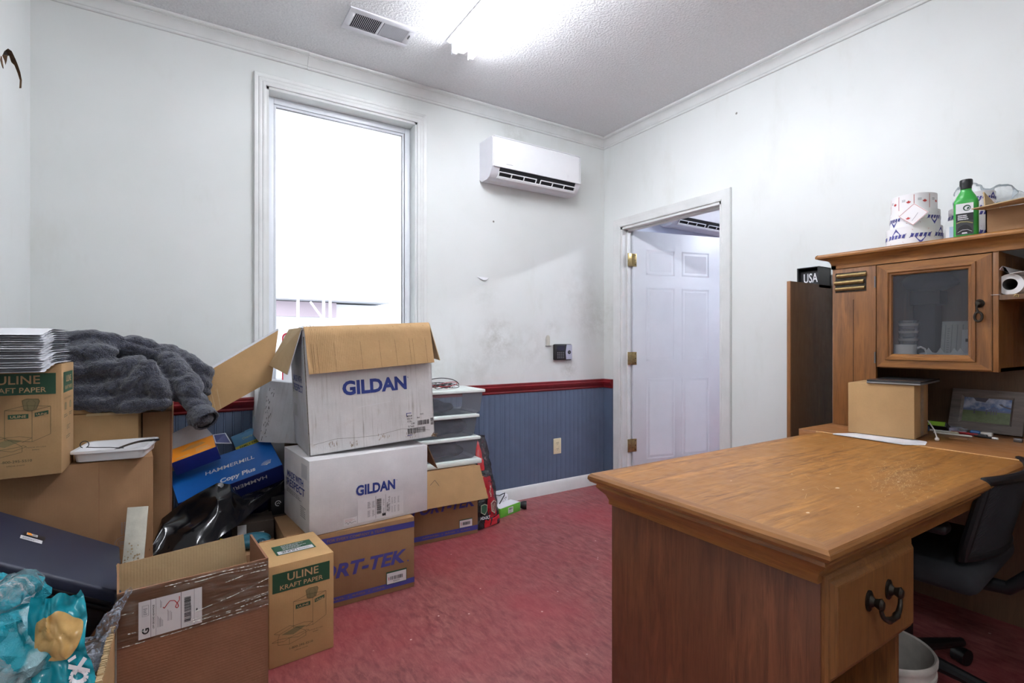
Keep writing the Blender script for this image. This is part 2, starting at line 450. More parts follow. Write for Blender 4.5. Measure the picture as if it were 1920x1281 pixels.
OAKD = wood('worn_dark_panel', 'z', (112, 84, 60), (84, 62, 46), .5, seed=8)
OAKB = wood('worktop_laminate', 'y', (166, 114, 66), (128, 84, 50), .38, seed=9)

# ------------------------------------------------------------------ room shell
XL, XR, YB, YF, ZC = -.588, 2.864, 3.095, -.80, 2.773
s = MB(); s.box(XL-.1, 6.6, YF-.1, YB+.14, -.08, 0, FLOOR); struct('floor', s)
s = MB(); s.box(XL-.1, 6.6, YF-.1, YB+.14, ZC, ZC+.1, CEIL); struct('ceiling', s)
# back wall with the window opening (x .373-1.253, z .80-2.549)
wx0, wx1, wz0, wz1 = .373, 1.253, .80, 2.549
s = MB()
s.box(XL-.1, wx0, YB, YB+.14, 0, ZC, WALL); s.box(wx1, XR+.12, YB, YB+.14, 0, ZC, WALL)
s.box(wx0, wx1, YB, YB+.14, 0, wz0, WALL); s.box(wx0, wx1, YB, YB+.14, wz1, ZC, WALL)
struct('wall_back', s, smooth=False)
# left wall with a torn hole in its plaster
HOLE = [(2.709, 2.226), (2.681, 2.231), (2.709, 2.262), (2.758, 2.296), (2.809, 2.31), (2.862, 2.303), (2.894, 2.296), (2.934, 2.281), (2.959, 2.258), (2.951, 2.22), (2.918, 2.206), (2.926, 2.243), (2.894, 2.258), (2.847, 2.27), (2.801, 2.262), (2.772, 2.274), (2.750, 2.262), (2.742, 2.240), (2.725, 2.215)]
s = MB()
hy0, hy1, hz0, hz1 = 2.60, 3.0, 2.15, 2.40
s.box(XL-.1, XL, YF-.1, hy0, 0, ZC, WALL); s.box(XL-.1, XL, hy1, YB, 0, ZC, WALL)
s.box(XL-.1, XL, hy0, hy1, 0, hz0, WALL); s.box(XL-.1, XL, hy0, hy1, hz1, ZC, WALL)
bm_ = bmesh.new()
ring = [(hy0, hz0), (hy1, hz0), (hy1, hz1), (hy0, hz1)]
ov = [bm_.verts.new((XL, a, b)) for a, b in ring]; iv = [bm_.verts.new((XL, a, b)) for a, b in HOLE]
es = [bm_.edges.new((ov[i], ov[(i+1) % 4])) for i in range(4)]+[bm_.edges.new((iv[i], iv[(i+1) % len(iv)])) for i in range(len(iv))]
bmesh.ops.triangle_fill(bm_, use_beauty=True, edges=es); s.bm(bm_, WALL)
RAW = plain('torn_plaster_paper', (120, 92, 64), .9, var=.3, scale=60)
n = len(HOLE); s.add([(XL, a, b) for a, b in HOLE]+[(XL-.018, a, b) for a, b in HOLE], [(i, (i+1) % n, n+(i+1) % n, n+i) for i in range(n)], RAW)
s.add([(XL-.018, hy0, hz0), (XL-.018, hy1, hz0), (XL-.018, hy1, hz1), (XL-.018, hy0, hz1)], [(0, 1, 2, 3)], plain('hollow_behind_plaster', (52, 40, 32), .9))
s.prism([(2.655, 2.205), (2.664, 2.222), (2.681, 2.199), (2.688, 2.186), (2.672, 2.192)], XL-.004, XL+.003, 'x', RAW)
struct('wall_left', s, smooth=False)
s = MB(); s.box(XL-.1, XR+.12, YF-.1, YF, 0, ZC, WALL); struct('wall_front', s)
# right wall with the doorway (y 2.011-2.905, z to 2.035)
s = MB(); dy0, dy1, dz = 2.011, 2.905, 2.035
s.box(XR, XR+.12, YF, dy0, 0, ZC, WALL); s.box(XR, XR+.12, dy1, YB, 0, ZC, WALL); s.box(XR, XR+.12, dy0, dy1, dz, ZC, WALL)
struct('wall_right', s, smooth=False)
# crown moulding, one length on each wall
def crown_prof(base, sgn):
    return [(base+sgn*q, z) for q, z in ((0, 2.699), (.010, 2.699), (.013, 2.703), (.013, 2.710), (.009, 2.7125), (.014, 2.716), (.020, 2.728), (.030, 2.741), (.042, 2.750), (.049, 2.753), (.045, 2.757), (.052, 2.7585), (.060, 2.760), (.066, 2.765), (.067, 2.772), (0, 2.772))]
s = MB(); s.prism(crown_prof(YB, -1), XL, 0.585, 'x', TRIMW); s.prism([(a, b-.0015) for a, b in crown_prof(YB, -1)], .586, XR, 'x', TRIMW); struct('trim_1', s, angle=24)
s = MB(); s.prism(crown_prof(XR, -1), YF, YB, 'y', TRIMW); struct('trim_2', s, angle=24)
s = MB(); s.prism(crown_prof(XL, 1), YF, YB, 'y', TRIMW); struct('trim_3', s, angle=24)
# bead board wainscot, dado rail and baseboard
def bead(a0, a1, base, depth=.009, pitch=.042):
    pts = [(a0, base)]; a = a0; pts.append((a0, base-depth))
    while a+pitch < a1:
        a += pitch; pts += [(a-.005, base-depth), (a-.0025, base-depth+.0016), (a, base-depth), (a+.0025, base-depth-.001), (a+.005, base-depth), (a+.0075, base-depth+.0016), (a+.010, base-depth)]
    pts += [(a1, base-depth), (a1, base)]
    return pts
s = MB(); s.prism(bead(XL, .305, YB), .0, .775, 'z', WAINS); s.prism(bead(1.32, XR, YB), .0, .775, 'z', WAINS)
struct('trim_4', s, angle=20)
rail = [(0, .772), (-.012, .772), (-.016, .780), (-.014, .788), (-.022, .800), (-.030, .812), (-.032, .822), (-.026, .828), (-.028, .834), (-.026, .843), (0, .843)]
def off(p, b): return [(b+y, z) for y, z in p]
s = MB(); s.prism(off(rail, YB), XL, .31, 'x', RAILR); s.prism(off(rail, YB), 1.315, XR, 'x', RAILR); struct('trim_5', s)
s = MB(); s.prism(off(rail, XR), 2.99, YB, 'y', RAILR); struct('trim_6', s)
s = MB(); s.prism([(XR-p, q) for q, p in [(2.99, 0), (2.99, .009), (YB-.01, .009), (YB-.01, 0)]], 0, .775, 'z', WAINS); struct('trim_7', s)
bb = [(0, 0), (-.016, 0), (-.016, .070), (-.012, .080), (-.010, .088), (-.006, .093), (0, .093)]
s = MB(); s.prism(off(bb, YB-.004), XL, XR, 'x', TRIMW); struct('baseboard_back', s)
s = MB(); s.prism(off(bb, XR), YF, 1.95, 'y', TRIMW); s.prism(off(bb, XR-.004), 2.99, YB, 'y', TRIMW); struct('baseboard_right', s)
s = MB(); s.prism([(XL-y, z) for y, z in bb], YF, YB, 'y', TRIMW); struct('baseboard_left', s)

# window: casing, jamb, vinyl frame, pane
s = MB(); w = .062
def casing(s, x0, x1, z0, z1, w, m, M=None):
    """mitred flat casing with reeded face around an opening in the plane y=YB, facing -y"""
    prof = [(0, 0), (0, .010), (.008, .014), (.016, .014), (.020, .011), (.028, .015), (.036, .015), (.040, .012), (w-.014, .016), (w-.004, .018), (w, .014), (w, 0)]
    def P(u, v, d): return (u, YB-d, v)
    for a, b, dx, dz2 in (((x0, z0), (x0, z1), -1, 0), ((x1, z0), (x1, z1), 1, 0), ((x0, z1), (x1, z1), 0, 1), ((x0, z0), (x1, z0), 0, -1)):
        vs = []
        for q, d in prof:
            if dx: p0 = (a[0]+dx*q, a[1]-q); p1 = (b[0]+dx*q, b[1]+q)
            else: p0 = (a[0]-q, a[1]+dz2*q); p1 = (b[0]+q, b[1]+dz2*q)
            vs += [P(p0[0], p0[1], d), P(p1[0], p1[1], d)]
        k = len(prof); s.add(vs, [(2*i, 2*i+1, 2*i+3, 2*i+2) for i in range(k-1)], m, M)
casing(s, wx0, wx1, wz0, wz1, w, TRIMW)
s.box(wx0-.001, wx0+.014, YB-.002, YB+.14, wz0, wz1, TRIMW); s.box(wx1-.014, wx1+.001, YB-.002, YB+.14, wz0, wz1, TRIMW)
s.box(wx0, wx1, YB-.002, YB+.14, wz1-.014, wz1+.001, TRIMW); s.box(wx0, wx1, YB-.002, YB+.14, wz0-.001, wz0+.014, TRIMW)
win = struct('window_1', s)
s = MB(); a, b, c, d = wx0+.014, wx1-.014, wz0+.014, wz1-.014; f = .036
for (p, q, r_, t_) in ((a, a+f, c, d), (b-f, b, c, d), (a+f, b-f, d-f, d), (a+f, b-f, c, c+f)):
    s.box(p, q, YB+.085, YB+.135, r_, t_, VINYLW, .003)
g = .014
for (p, q, r_, t_) in ((a+f, a+f+g, c+f, d-f), (b-f-g, b-f, c+f, d-f), (a+f+g, b-f-g, d-f-g, d-f), (a+f+g, b-f-g, c+f, c+f+g)):
    s.box(p, q, YB+.095, YB+.125, r_, t_, VINYLW, .002)
s.box(a+f+g, b-f-g, YB+.098, YB+.104, d-f-g-.004, d-f-g, STEELD); s.box(b-f-g-.004, b-f-g, YB+.098, YB+.104, c+f+g, d-f-g, STEELD)
s.build('window_frame', win, kind='structure')
s = MB(); s.box(a+f+g-.004, b-f-g+.004, YB+.108, YB+.112, c+f+g-.004, d-f-g+.004, GLASS); s.build('window_pane', win, kind='structure', label='clear glass pane')

# doorway: casing and jamb (structure), door leaf opening into the next room
s = MB(); Mr = Matrix(((0, 1, 0, XR-YB), (-1, 0, 0, 0), (0, 0, 1, 0), (0, 0, 0, 1)))   # x'=y+(XR-YB), y'=-x : local x -> -world y
w2 = .068; prof = [(0, 0), (0, .010), (.008, .014), (.02, .012), (.03, .015), (.045, .014), (w2-.012, .018), (w2-.004, .019), (w2, .014), (w2, 0)]
for (ya, za), (yb, zb), dy_, dz_ in (((dy0, 0), (dy0, dz), -1, 0), ((dy1, 0), (dy1, dz), 1, 0), ((dy0, dz), (dy1, dz), 0, 1)):
    for side in (0, 1):
        vs = []
        for q, d_ in prof:
            xx = XR-d_ if side == 0 else XR+.12+d_
            if dy_: vs += [(xx, ya+dy_*q, za), (xx, yb+dy_*q, zb+q)]
            else: vs += [(xx, ya-q, za+q), (xx, yb+q, zb+q)]
        s.add(vs, [(2*i, 2*i+1, 2*i+3, 2*i+2) for i in range(len(prof)-1)], TRIMW)
s.box(XR-.001, XR+.121, dy0-.002, dy0+.018, 0, dz, TRIMW); s.box(XR-.001, XR+.121, dy1-.018, dy1+.002, 0, dz, TRIMW); s.box(XR-.001, XR+.121, dy0, dy1, dz-.018, dz+.002, TRIMW)
s.box(XR+.045, XR+.075, dy0+.018, dy0+.030, 0, dz-.018, TRIMW); s.box(XR+.045, XR+.075, dy1-.030, dy1-.018, 0, dz-.018, TRIMW); s.box(XR+.045, XR+.075, dy0+.018, dy1-.018, dz-.030, dz-.018, TRIMW)
struct('trim_8', s)
# leaf: hinge axis at (XR+.128, 2.872), swung about 83 degrees into the next room
dr = bpy.data.objects.new('door_1', None); COL.objects.link(dr); dr.location = (XR+.09, 2.862, .012); dr.rotation_euler = (0, 0, math.radians(-14)); dr['kind'] = 'structure'
s = MB(); Wd, Hd, Td = .858, 2.0, .035
s.box(0, Wd, -.0, Td, 0, Hd, DOORW, .002)
def moulded(x0, x1, z0, z1):
    # shallow raised panel frame pressed into the face at y=0
    s.panel((x0+.03, -.0010, z0+.03), (x1-.03, -.0010, z0+.03), (x1-.03, -.0010, z1-.03), (x0+.03, -.0010, z1-.03), .002, DOORW)
    for (p, q, r_, t_) in ((x0, x1, z0, z0+.012), (x0, x1, z1-.012, z1), (x0, x0+.012, z0, z1), (x1-.012, x1, z0, z1)):
        s.prism([(p, r_), (q, r_), (q, t_), (p, t_)], -.0012, 0, 'y', DOORW)
for x0, x1 in ((.12, .385), (.455, .72)):
    for z0, z1 in ((1.66, 1.86), (.98, 1.56), (.20, .84)): moulded(x0, x1, z0, z1)
s.build('door_leaf', dr, kind='structure')
for z in (.32, 1.0, 1.77):
    s = MB()
    s.tube([(-.012, .006, z-.05), (-.012, .006, z+.05)], .006, BRASS, 12)
    s.box(-.012, .030, -.003, .001, z-.05, z+.05, BRASS, .001)
    s.M = Matrix.Rotation(math.radians(14), 4, 'Z'); s.box(-.055, -.012, .001, .005, z-.05, z+.05, BRASS, .001)
    s.M = Matrix.Identity(4)
    for dz_ in (-.035, 0, .035): s.tube([(.018, -.002, z+dz_), (.018, -.0045, z+dz_)], .004, BRONZE, 8)
    s.build('door_hinge', dr, kind='structure', label='brass butt hinge')
# next room
s = MB()
s.box(XR+.12, 6.6, YB, YB+.14, 0, ZC, NEXTW); struct('wall_next_room_back', s)
s = MB(); s.box(6.5, 6.6, YF, YB, 0, ZC, NEXTW); struct('wall_next_room_far', s)
s = MB(); s.box(XR+.12, 6.6, YF, YF+.1, 0, ZC, NEXTW); struct('wall_next_room_front', s)
# ------------------------------------------------------------------ ceiling fixtures, wall things
def light_fixture(label, loc, length, mat, group=None):
    t = thing('fluorescent_light', label, 'ceiling light', loc, group=group)
    s = MB(); L = length
    # white channel with sloping reflector sides
    s.prism([(-.085, 0), (-.085, -.010), (-.028, -.030), (-.018, -.050), (.018, -.050), (.028, -.030), (.085, -.010), (.085, 0)], -L/2, L/2, 'y', WHITEP)
    s.build('fixture_body', t)
    for x in (-.050, .050):
        s = MB(); s.tube([(x, -L/2+.035, -.062), (x, L/2-.035, -.062)], .0165, mat, 16); s.build('tube', t, label='glowing fluorescent tube')
        for y in (-L/2+.02, L/2-.02):
            s = MB(); s.box(x-.012, x+.012, y-.012, y+.012, -.082, -.010, WHITEP, .003); s.build('lamp_holder', t)
    return t
light_fixture('bare two-tube fluorescent ceiling light, lit, near the window', (1.27, 1.73, ZC), 1.56, TUBE)
t = thing('added_fill_light', 'added round ceiling light, unseen behind the camera, brightening the carton fronts', 'ceiling light', (.05, -.35, ZC))  # unseen lamp added as fill for the carton fronts
s = MB(); s.lathe([(0, -.02), (.17, -.02), (.175, -.012), (.175, 0)], WHITEP, 40); s.build('base_plate', t)
s = MB(); s.lathe([(.155, -.02), (.150, -.045), (.125, -.072), (.08, -.090), (.03, -.097), (0, -.098)], emis('fill_light_glow', (244, 248, 250), 14), 40, caps=False); s.build('diffuser', t, label='glowing dome of the added fill light')
light_fixture('lit two-tube fluorescent ceiling light in the room beyond the doorway', (4.7, 1.4, ZC), 1.25, TUBE2)

# ceiling supply register
t = thing('ceiling_vent', 'white metal air register with dark slats in the ceiling', 'vent', (.847, 2.602, ZC), (0, 0, 0))
s = MB(); a, b = .172, .095; ia, ib = .140, .060
for (p, q, r_, u_) in ((-a, a, ib, b), (-a, a, -b, -ib), (-a, -ia, -ib, ib), (ia, a, -ib, ib), (-.006, .006, -ib, ib)): s.box(p, q, r_, u_, -.008, 0, WHITEP2, .002)
s.build('frame', t)
s = MB(); s.box(-ia, ia, -ib, ib, -.001, .0, DARKS); s.build('duct_opening', t)
s = MB()
for k in range(15):
    for sg in (-1, 1):
        x = sg*(.014+k*.0088)
        s.add([(x-.0026, -ib, -.0070), (x-.0016, -ib, -.0070), (x+.003, -ib, -.0012), (x+.002, -ib, -.0012), (x-.0026, ib, -.0070), (x-.0016, ib, -.0070), (x+.003, ib, -.0012), (x+.002, ib, -.0012)] if sg < 0 else
              [(x+.0026, -ib, -.0070), (x+.0016, -ib, -.0070), (x-.003, -ib, -.0012), (x-.002, -ib, -.0012), (x+.0026, ib, -.0070), (x+.0016, ib, -.0070), (x-.003, ib, -.0012), (x-.002, ib, -.0012)],
              [(0, 1, 2, 3), (4, 7, 6, 5), (0, 4, 5, 1), (1, 5, 6, 2), (2, 6, 7, 3), (3, 7, 4, 0)], WHITEP2)
s.build('louvre_slats', t)
s = MB(); s.box(.150, .156, -.03, .0, -.014, -.007, STEELD, .001); s.build('damper_lever', t)

# split air conditioner(s)
def mini_split(label, loc, w, group=None):
    t = thing('air_conditioner', label, 'air conditioner', loc)
    s = MB(); D, Hh = .20, .275
    # rear casing (local: wall plane y=0, front towards -y, origin at bottom centre)
    pr = [(0, 0.02), (-.03, 0), (-.10, .0), (-.135, .012), (-.165, .055), (-.175, .075), (-.178, Hh-.02), (-.165, Hh-.003), (-.14, Hh), (0, Hh)]
    s.prism(pr, -w/2, w/2, 'x', WHITEP2); s.build('casing', t, angle=50)
    s = MB()   # glossy front panel, slightly bowed lower edge
    def fp(u, v):
        x = -w/2+.008+(w-.016)*u; e = min(u, 1-u)*w; sag = .018*math.sin(math.pi*u)
        z = .075-.0+sag*.0+(Hh-.078)*v
        y = -.186-.006*math.sin(math.pi*v)+.010*max(0, 1-e/.02)**2+.012*max(0, 1-(1-v)/.08)**2
        if v < .001: z -= .004*math.sin(math.pi*u)
        return (x, y, z)
    s.grid(fp, 60, 24, WHITEP)
    s.prism([(-.176, .072), (-.186, .070), (-.186, .080), (-.176, .080)], -w/2+.008, w/2-.008, 'x', WHITEP)
    s.box(-w/2+.008, w/2-.008, -.184, -.170, Hh-.006, Hh+.0005, WHITEP, .002)
    s.prism([(-.17, .074), (-.186, .074), (-.186, Hh-.012), (-.17, Hh-.004)], -w/2+.0065, -w/2+.009, 'x', WHITEP)
    s.prism([(-.17, .074), (-.186, .074), (-.186, Hh-.012), (-.17, Hh-.004)], w/2-.009, w/2-.0065, 'x', WHITEP)
    s.build('front_panel', t, angle=60)
    s = MB(); s.prism([(-.1715, .066), (-.176, .070), (-.150, .022), (-.1455, .018)], -w/2+.06, w/2-.05, 'x', DARKS)
    s.build('air_outlet', t)
    s = MB()   # lowered louvre with its little frames
    s.prism([(-.150, .016), (-.153, .018), (-.176, .050), (-.173, .048)], -w/2+.065, w/2-.055, 'x', WHITEP2) if False else None
    for x0, x1 in ((-w/2+.055, -w/2+.055+(w-.11)*.47), (-w/2+.055+(w-.11)*.53, w/2-.045)):
        for k in range(4):
            xx = x0+(x1-x0)*k/3; s.prism([(-.150, .010), (-.156, .010), (-.176, .040), (-.170, .042)], xx-.003, xx+.003, 'x', WHITEP)
        s.prism([(-.168, .038), (-.176, .038), (-.177, .043), (-.169, .044)], x0, x1, 'x', WHITEP)
    s.prism([(-.138, .004), (-.150, .004), (-.158, .014), (-.154, .020)], -w/2+.05, w/2-.04, 'x', WHITEP)
    s.build('louvre', t)
    s = MB(); f_ = Face(s, (-w/2+.10, -.1875, .092), (1, 0, 0), (0, 0, 1), .0012); f_.lines(0, 0, .055, .006, 1, INKGREY, 3, 4)
    s.build('maker_mark', t)
    s = MB(); f_ = Face(s, (-w/2+.10, -.1875, .092), (1, 0, 0), (0, 0, 1), .0012); f_.rect(w-.24, -.006, w-.222, .022, PAPERW, 4); s.build('status_light', t)
    s = MB(); s.box(-w/2+.03, -w/2+.14, -.090, -.050, -.0012, 0, LABELW); s.build('rating_label', t)
    return t
mini_split('white split air conditioner high on the back wall right of the window', (2.09, YB, 2.238), .757)
mini_split('white split air conditioner seen past the open door in the next room', (3.95, YB, 2.15), .85)

# fingerprint time clock
t = thing('time_clock', 'black and silver fingerprint time clock with keypad on the wall', 'time clock', (2.425, YB, 1.002))
s = MB(); s.box(-.083, .083, -.030, 0, 0, .122, BLACKP, .010, 4); s.build('housing', t)
s = MB(); f_ = Face(s, (-.083, -.0302, 0), (1, 0, 0), (0, 0, 1), .0008)
for i in range(4):
    for j in range(4): f_.rect(.022+i*.018, .016+j*.013, .032+i*.018, .022+j*.013, INKGREY, 1)
s.build('keypad', t)
s = MB(); Face(s, (-.083, -.0302, 0), (1, 0, 0), (0, 0, 1), .0008).rect(.02, .075, .09, .108, plain('lcd_screen', (52, 50, 66), .2), 1); s.build('screen', t)
s = MB(); s.prism([(.022, .006), (.076, .006), (.078, .012), (.078, .112), (.074, .118), (.028, .118), (.022, .09), (.017, .06), (.02, .03)], -.034, -.030, 'y', plain('silver_plastic', (188, 192, 208), .3, metal=.3)); s.build('side_panel', t)
s = MB(); s.tube([(.050, -.033, .060), (.050, -.037, .060)], .014, BLACKP, 24); s.tube([(.050, -.037, .060), (.050, -.0375, .060)], .008, STEELD, 20); s.build('finger_sensor', t)
# outlet
t = thing('wall_outlet', 'ivory duplex power outlet on the blue wainscot', 'outlet', (2.377, YB-.009, .292))
s = MB(); s.box(-.036, .036, -.006, 0, 0, .117, IVORY, .003); s.build('cover_plate', t)
for z in (.036, .081):
    s = MB(); s.tube([(0, -.006, z), (0, -.0085, z)], .016, IVORY, 20)
    for x in (-.006, .006): s.box(x-.0012, x+.0012, -.0092, -.0085, z-.002, z+.008, DARKS)
    s.box(-.002, .002, -.0092, -.0085, z-.010, z-.006, DARKS); s.build('receptacle', t)
# old wall mount plate and a torn scrap of tape
t = thing('wall_mount_plate', 'small grey plastic mounting plate left on the wall beside the time clock', 'plate', (2.296, YB, 1.112))
s = MB(); GP = plain('aged_grey_plastic', (196, 194, 182), .5, var=.08)
s.prism([(-.017, 0), (.017, 0), (.017, .060), (.012, .074), (0, .080), (-.012, .074), (-.017, .060)], -.006, 0, 'y', GP)
s.prism([(-.008, .010), (-.002, .010), (-.002, .060), (-.008, .060)], -.008, -.006, 'y', GP); s.box(-.021, .021, -.012, 0, -.004, 0, plain('grey_lip', (90, 90, 88)))
s.build('plate', t)
s = MB()
s.add([(1.688, YB-.002, 1.592), (1.73, YB-.006, 1.590), (1.784, YB-.002, 1.590), (1.762, YB-.010, 1.572), (1.735, YB-.012, 1.570), (1.71, YB-.006, 1.580)], [(0, 1, 5), (1, 4, 5), (1, 3, 4), (1, 2, 3)], PAPERW)
s.add([(1.695, YB-.001, 1.548), (1.76, YB-.003, 1.544), (1.79, YB-.001, 1.542), (1.755, YB-.002, 1.540)], [(0, 1, 3), (1, 2, 3)], PAPERW)
tag(recenter(s.build('paper_scrap')), 'torn scrap of white paper stuck on the back wall', 'paper')
# backward-facing sign in the window
t = thing('window_sign', 'white sign with red rounded border standing against the window glass', 'sign', (.612, YB+.100, .86))
s = MB()
def rrect(w_, h_, r_, n_=6):
    p = []
    for cx_, cy_, a0 in ((w_/2-r_, h_-r_, 0), (-w_/2+r_, h_-r_, 90), (-w_/2+r_, r_, 180), (w_/2-r_, r_, 270)):
        for k in range(n_+1):
            a = math.radians(a0+90*k/n_); p.append((cx_+r_*math.cos(a), cy_+r_*math.sin(a)))
    return p
RB = plain('red_sign_border', (206, 40, 66), .5)
s.prism(rrect(.29, .335, .03), -.006, -.001, 'y', PAPERW)
o_ = rrect(.29, .335, .03); i_ = [(x*.955, .335/2+(z-.335/2)*.962) for x, z in o_]; n = len(o_)
s.add([(x, -.0072, z) for x, z in o_]+[(x, -.0072, z) for x, z in i_], [(k, n+k, n+(k+1) % n, (k+1) % n) for k in range(n)], RB)
s.build('sign_panel', t)

# outside: pale sunlit yard and a low building with a red band and white posts
GR = plain('pale_gravel', (150, 150, 150), .9, var=.06, scale=2); 
s = MB(); s.box(-40, 60, YB+.3, 90, -.5, -.3, GR); o = struct('ground_outside', s)
t = thing('yard_building', 'low pale building with a maroon band and white posts far outside the window', 'building', (4.0, 22, -.3))
BW = plain('pale_metal_siding', (214, 216, 222), .8, var=.02, scale=1); BM_ = plain('maroon_cladding', (182, 168, 180), .8, var=.02); BG = plain('grey_metal_roof', (190, 194, 202), .7, var=.02, scale=1)
s = MB(); s.box(-4.5, 4, 0, 6, 0, 3.0, BW); s.build('walls', t)
s = MB(); s.box(-4.5, 1.3, -.1, 0, 2.45, 3.05, BM_); s.build('wall_band', t)
s = MB(); s.prism([(-1.0, 3.08), (-1.0, 3.14), (0, 3.55), (7, 3.6), (7, 3.08)], -5, 3.4, 'x', BG); s.build('roof', t)
for x in (-.35, .6, .85):
    s = MB(); s.box(x-.05, x+.05, -1.0, -.9, 0, 3.08, BW); s.build('post', t)
s = MB(); s.tube([(.1, -.95, 3.0), (.6, -.95, 2.3)], .045, BW, 6); s.build('brace', t)
# ------------------------------------------------------------------ desk with L-shaped worktop
ZT = .765
def edge_prof(t=.032):
    """bullnosed edge, local (out, z) from the inner plane"""
    return [(0, ZT), (.012, ZT), (.022, ZT-.003), (.028, ZT-.010), (.029, ZT-.018), (.024, ZT-.026), (.016, ZT-.030), (.006, ZT-t), (0, ZT-t)]
def cove_prof():
    return [(0, ZT-.032), (.014, ZT-.032), (.016, ZT-.040), (.008, ZT-.050), (-.004, ZT-.062), (-.010, ZT-.076), (-.010, ZT-.088), (-.03, ZT-.088), (-.03, ZT-.032)]
desk = thing('office_desk', 'L-shaped oak office desk with a worn top and one drawer pedestal', 'desk', (1.24, .79, 0))
x0, x1, y0, y1 = .981, 2.24, .468, 1.130
i = .029
s = MB(); s.box(x0+i, x1, y0+i, y1-i, ZT-.032, ZT, OAKT)
def mitre(s, prof, X0, X1, Y0, Y1, mat, matx):
    """profile run round the three free edges of the return: far, left, near"""
    path = [(X1, Y1, 0, 1), (X0, Y1, -1, 1), (X0, Y0, -1, -1), (X1, Y0, 0, -1)]
    n = len(prof); vs = []
    for px_, py_, ox, oy in path:
        for q, z in prof: vs.append((px_+ox*q, py_+oy*q, z))
    for k in range(3):
        fs = [(k*n+a, k*n+(a+1) % n, (k+1)*n+(a+1) % n, (k+1)*n+a) for a in range(n)]
        s.add(vs, fs, matx if k != 1 else mat)
mitre(s, edge_prof(), x0+i, x1, y0+i, y1-i, OAKY, OAKX)
top = s.build('desk_top', desk, world=True, angle=30, label='worn honey oak top with scratches and chips')
# scuffs, chips and a worn patch that belong to the top
s = MB(); SCR = plain('bare_scratch', (206, 178, 138), .6); CHIP = plain('pale_chip', (222, 208, 186), .7)
f_ = Face(s, (0, 0, ZT), (1, 0, 0), (0, 1, 0), .0003)
R_ = random.Random(5)
for k in range(34):
    a, b = R_.uniform(1.35, 2.1), R_.uniform(.55, .78); a += R_.gauss(0, .05); L = R_.uniform(.006, .05); an = R_.uniform(-.5, .9)
    f_.line([(a, b), (a+L*math.cos(an), b+L*math.sin(an))], .0006, SCR)
for k in range(26):
    a, b = R_.uniform(1.1, 2.1), R_.uniform(.55, 1.05); L = R_.uniform(.01, .08); an = R_.uniform(-.3, .5)
    f_.line([(a, b), (a+L*math.cos(an), b+L*math.sin(an))], .0004, SCR)
for px_, py_, r_ in ((1.16, .60, .0035), (1.42, .66, .0045), (1.33, .70, .002), (1.46, .80, .002), (1.30, .56, .002), (1.62, .60, .003), (1.55, .74, .002), (1.25, .85, .002)):
    f_.poly([(px_+r_*1.6*math.cos(a)*(1+.3*math.sin(3*a)), py_+r_*math.sin(a)) for a in [k*math.pi/4 for k in range(8)]], CHIP)
s.build('surface_scratches', desk, world=True, kind='stuff')
R_ = random.Random(15); s = MB(); f_ = Face(s, (0, 0, ZT), (1, 0, 0), (0, 1, 0), .0003)
for k in range(420):
    a = R_.gauss(1.68, .13); b = R_.gauss(.615+.25*(a-1.68), .035); b = max(b, .50); L = R_.uniform(.004, .022); an = R_.gauss(.35, .35)
    f_.line([(a, b), (a+L*math.cos(an), b+L*math.sin(an))], R_.uniform(.0004, .0011), SCR)
s.build('worn_patch', desk, world=True, kind='stuff')
s = MB(); mitre(s, cove_prof(), x0+i+.004, x1, y0+i+.004, y1-i-.004, OAKY, OAKX); s.build('apron_moulding', desk, world=True, angle=30)
# pedestal
s = MB(); s.box(1.034, 1.052, .512, 1.085, .02, .690, OAKP, .001); s.build('outer_side_panel', desk, world=True)
s = MB(); s.box(1.402, 1.420, .525, 1.085, .02, .690, OAKZ, .001); s.build('inner_side_panel', desk, world=True)
s = MB(); s.box(1.052, 1.402, 1.067, 1.085, .02, .690, OAKD); s.build('back_panel', desk, world=True)
s = MB(); s.box(1.052, 1.402, .54, 1.067, .165, .183, OAKX); s.box(1.052, 1.402, .54, 1.067, .03, .048, OAKX); s.build('shelf', desk, world=True)
s = MB(); s.box(1.06, 1.40, .53, 1.05, .505, .515, OAKX); s.box(1.06, 1.07, .53, 1.05, .515, .66, OAKX); s.box(1.39, 1.40, .53, 1.05, .515, .66, OAKX)
# moulded drawer front
zb, zt, xa, xb, yf = .478, .690, 1.038, 1.430, .512
rg = [(0, 0), (.0, -.006), (.006, -.010), (.012, -.011), (.020, -.019), (.024, -.020)]
vs = []
for q, d in rg:
    vs += [(xa+q, yf+d, zb+q), (xb-q, yf+d, zb+q), (xb-q, yf+d, zt-q), (xa+q, yf+d, zt-q)]
fs = [(4*k+j, 4*k+(j+1) % 4, 4*k+4+(j+1) % 4, 4*k+4+j) for k in range(len(rg)-1) for j in range(4)]+[(20, 21, 22, 23)]
s.add(vs, fs, OAKZ); s.box(xa, xb, yf, yf+.016, zb, zt, OAKZ)
dw = s.build('drawer', desk, world=True, angle=12)
s = MB(); hx, hz, hy = 1.232, .610, yf-.020
for x in (hx-.045, hx+.045):
    s.lathe([(.0, 0), (.016, .0), (.016, .003), (.010, .005), (.006, .012), (.008, .018), (.010, .023), (.006, .028), (0, .029)], BRONZE, 20, Matrix.Translation((x, hy, hz)) @ Matrix.Rotation(math.pi/2, 4, 'X') @ Matrix.Diagonal((1, 1.35, 1, 1)))
pts = []
for k in range(17):
    a = math.pi*k/16; pts.append((hx-.045*math.cos(a), hy-.022-.004*math.sin(a), hz-.006-.034*math.sin(a)**.8))
s.tube(pts, [.0038+.0022*math.sin(math.pi*k/16)+(.0018 if k in (6, 10) else 0) for k in range(17)], BRONZE, 12)
s.build('bail_handle', dw, world=True, label='dark bronze bail handle')
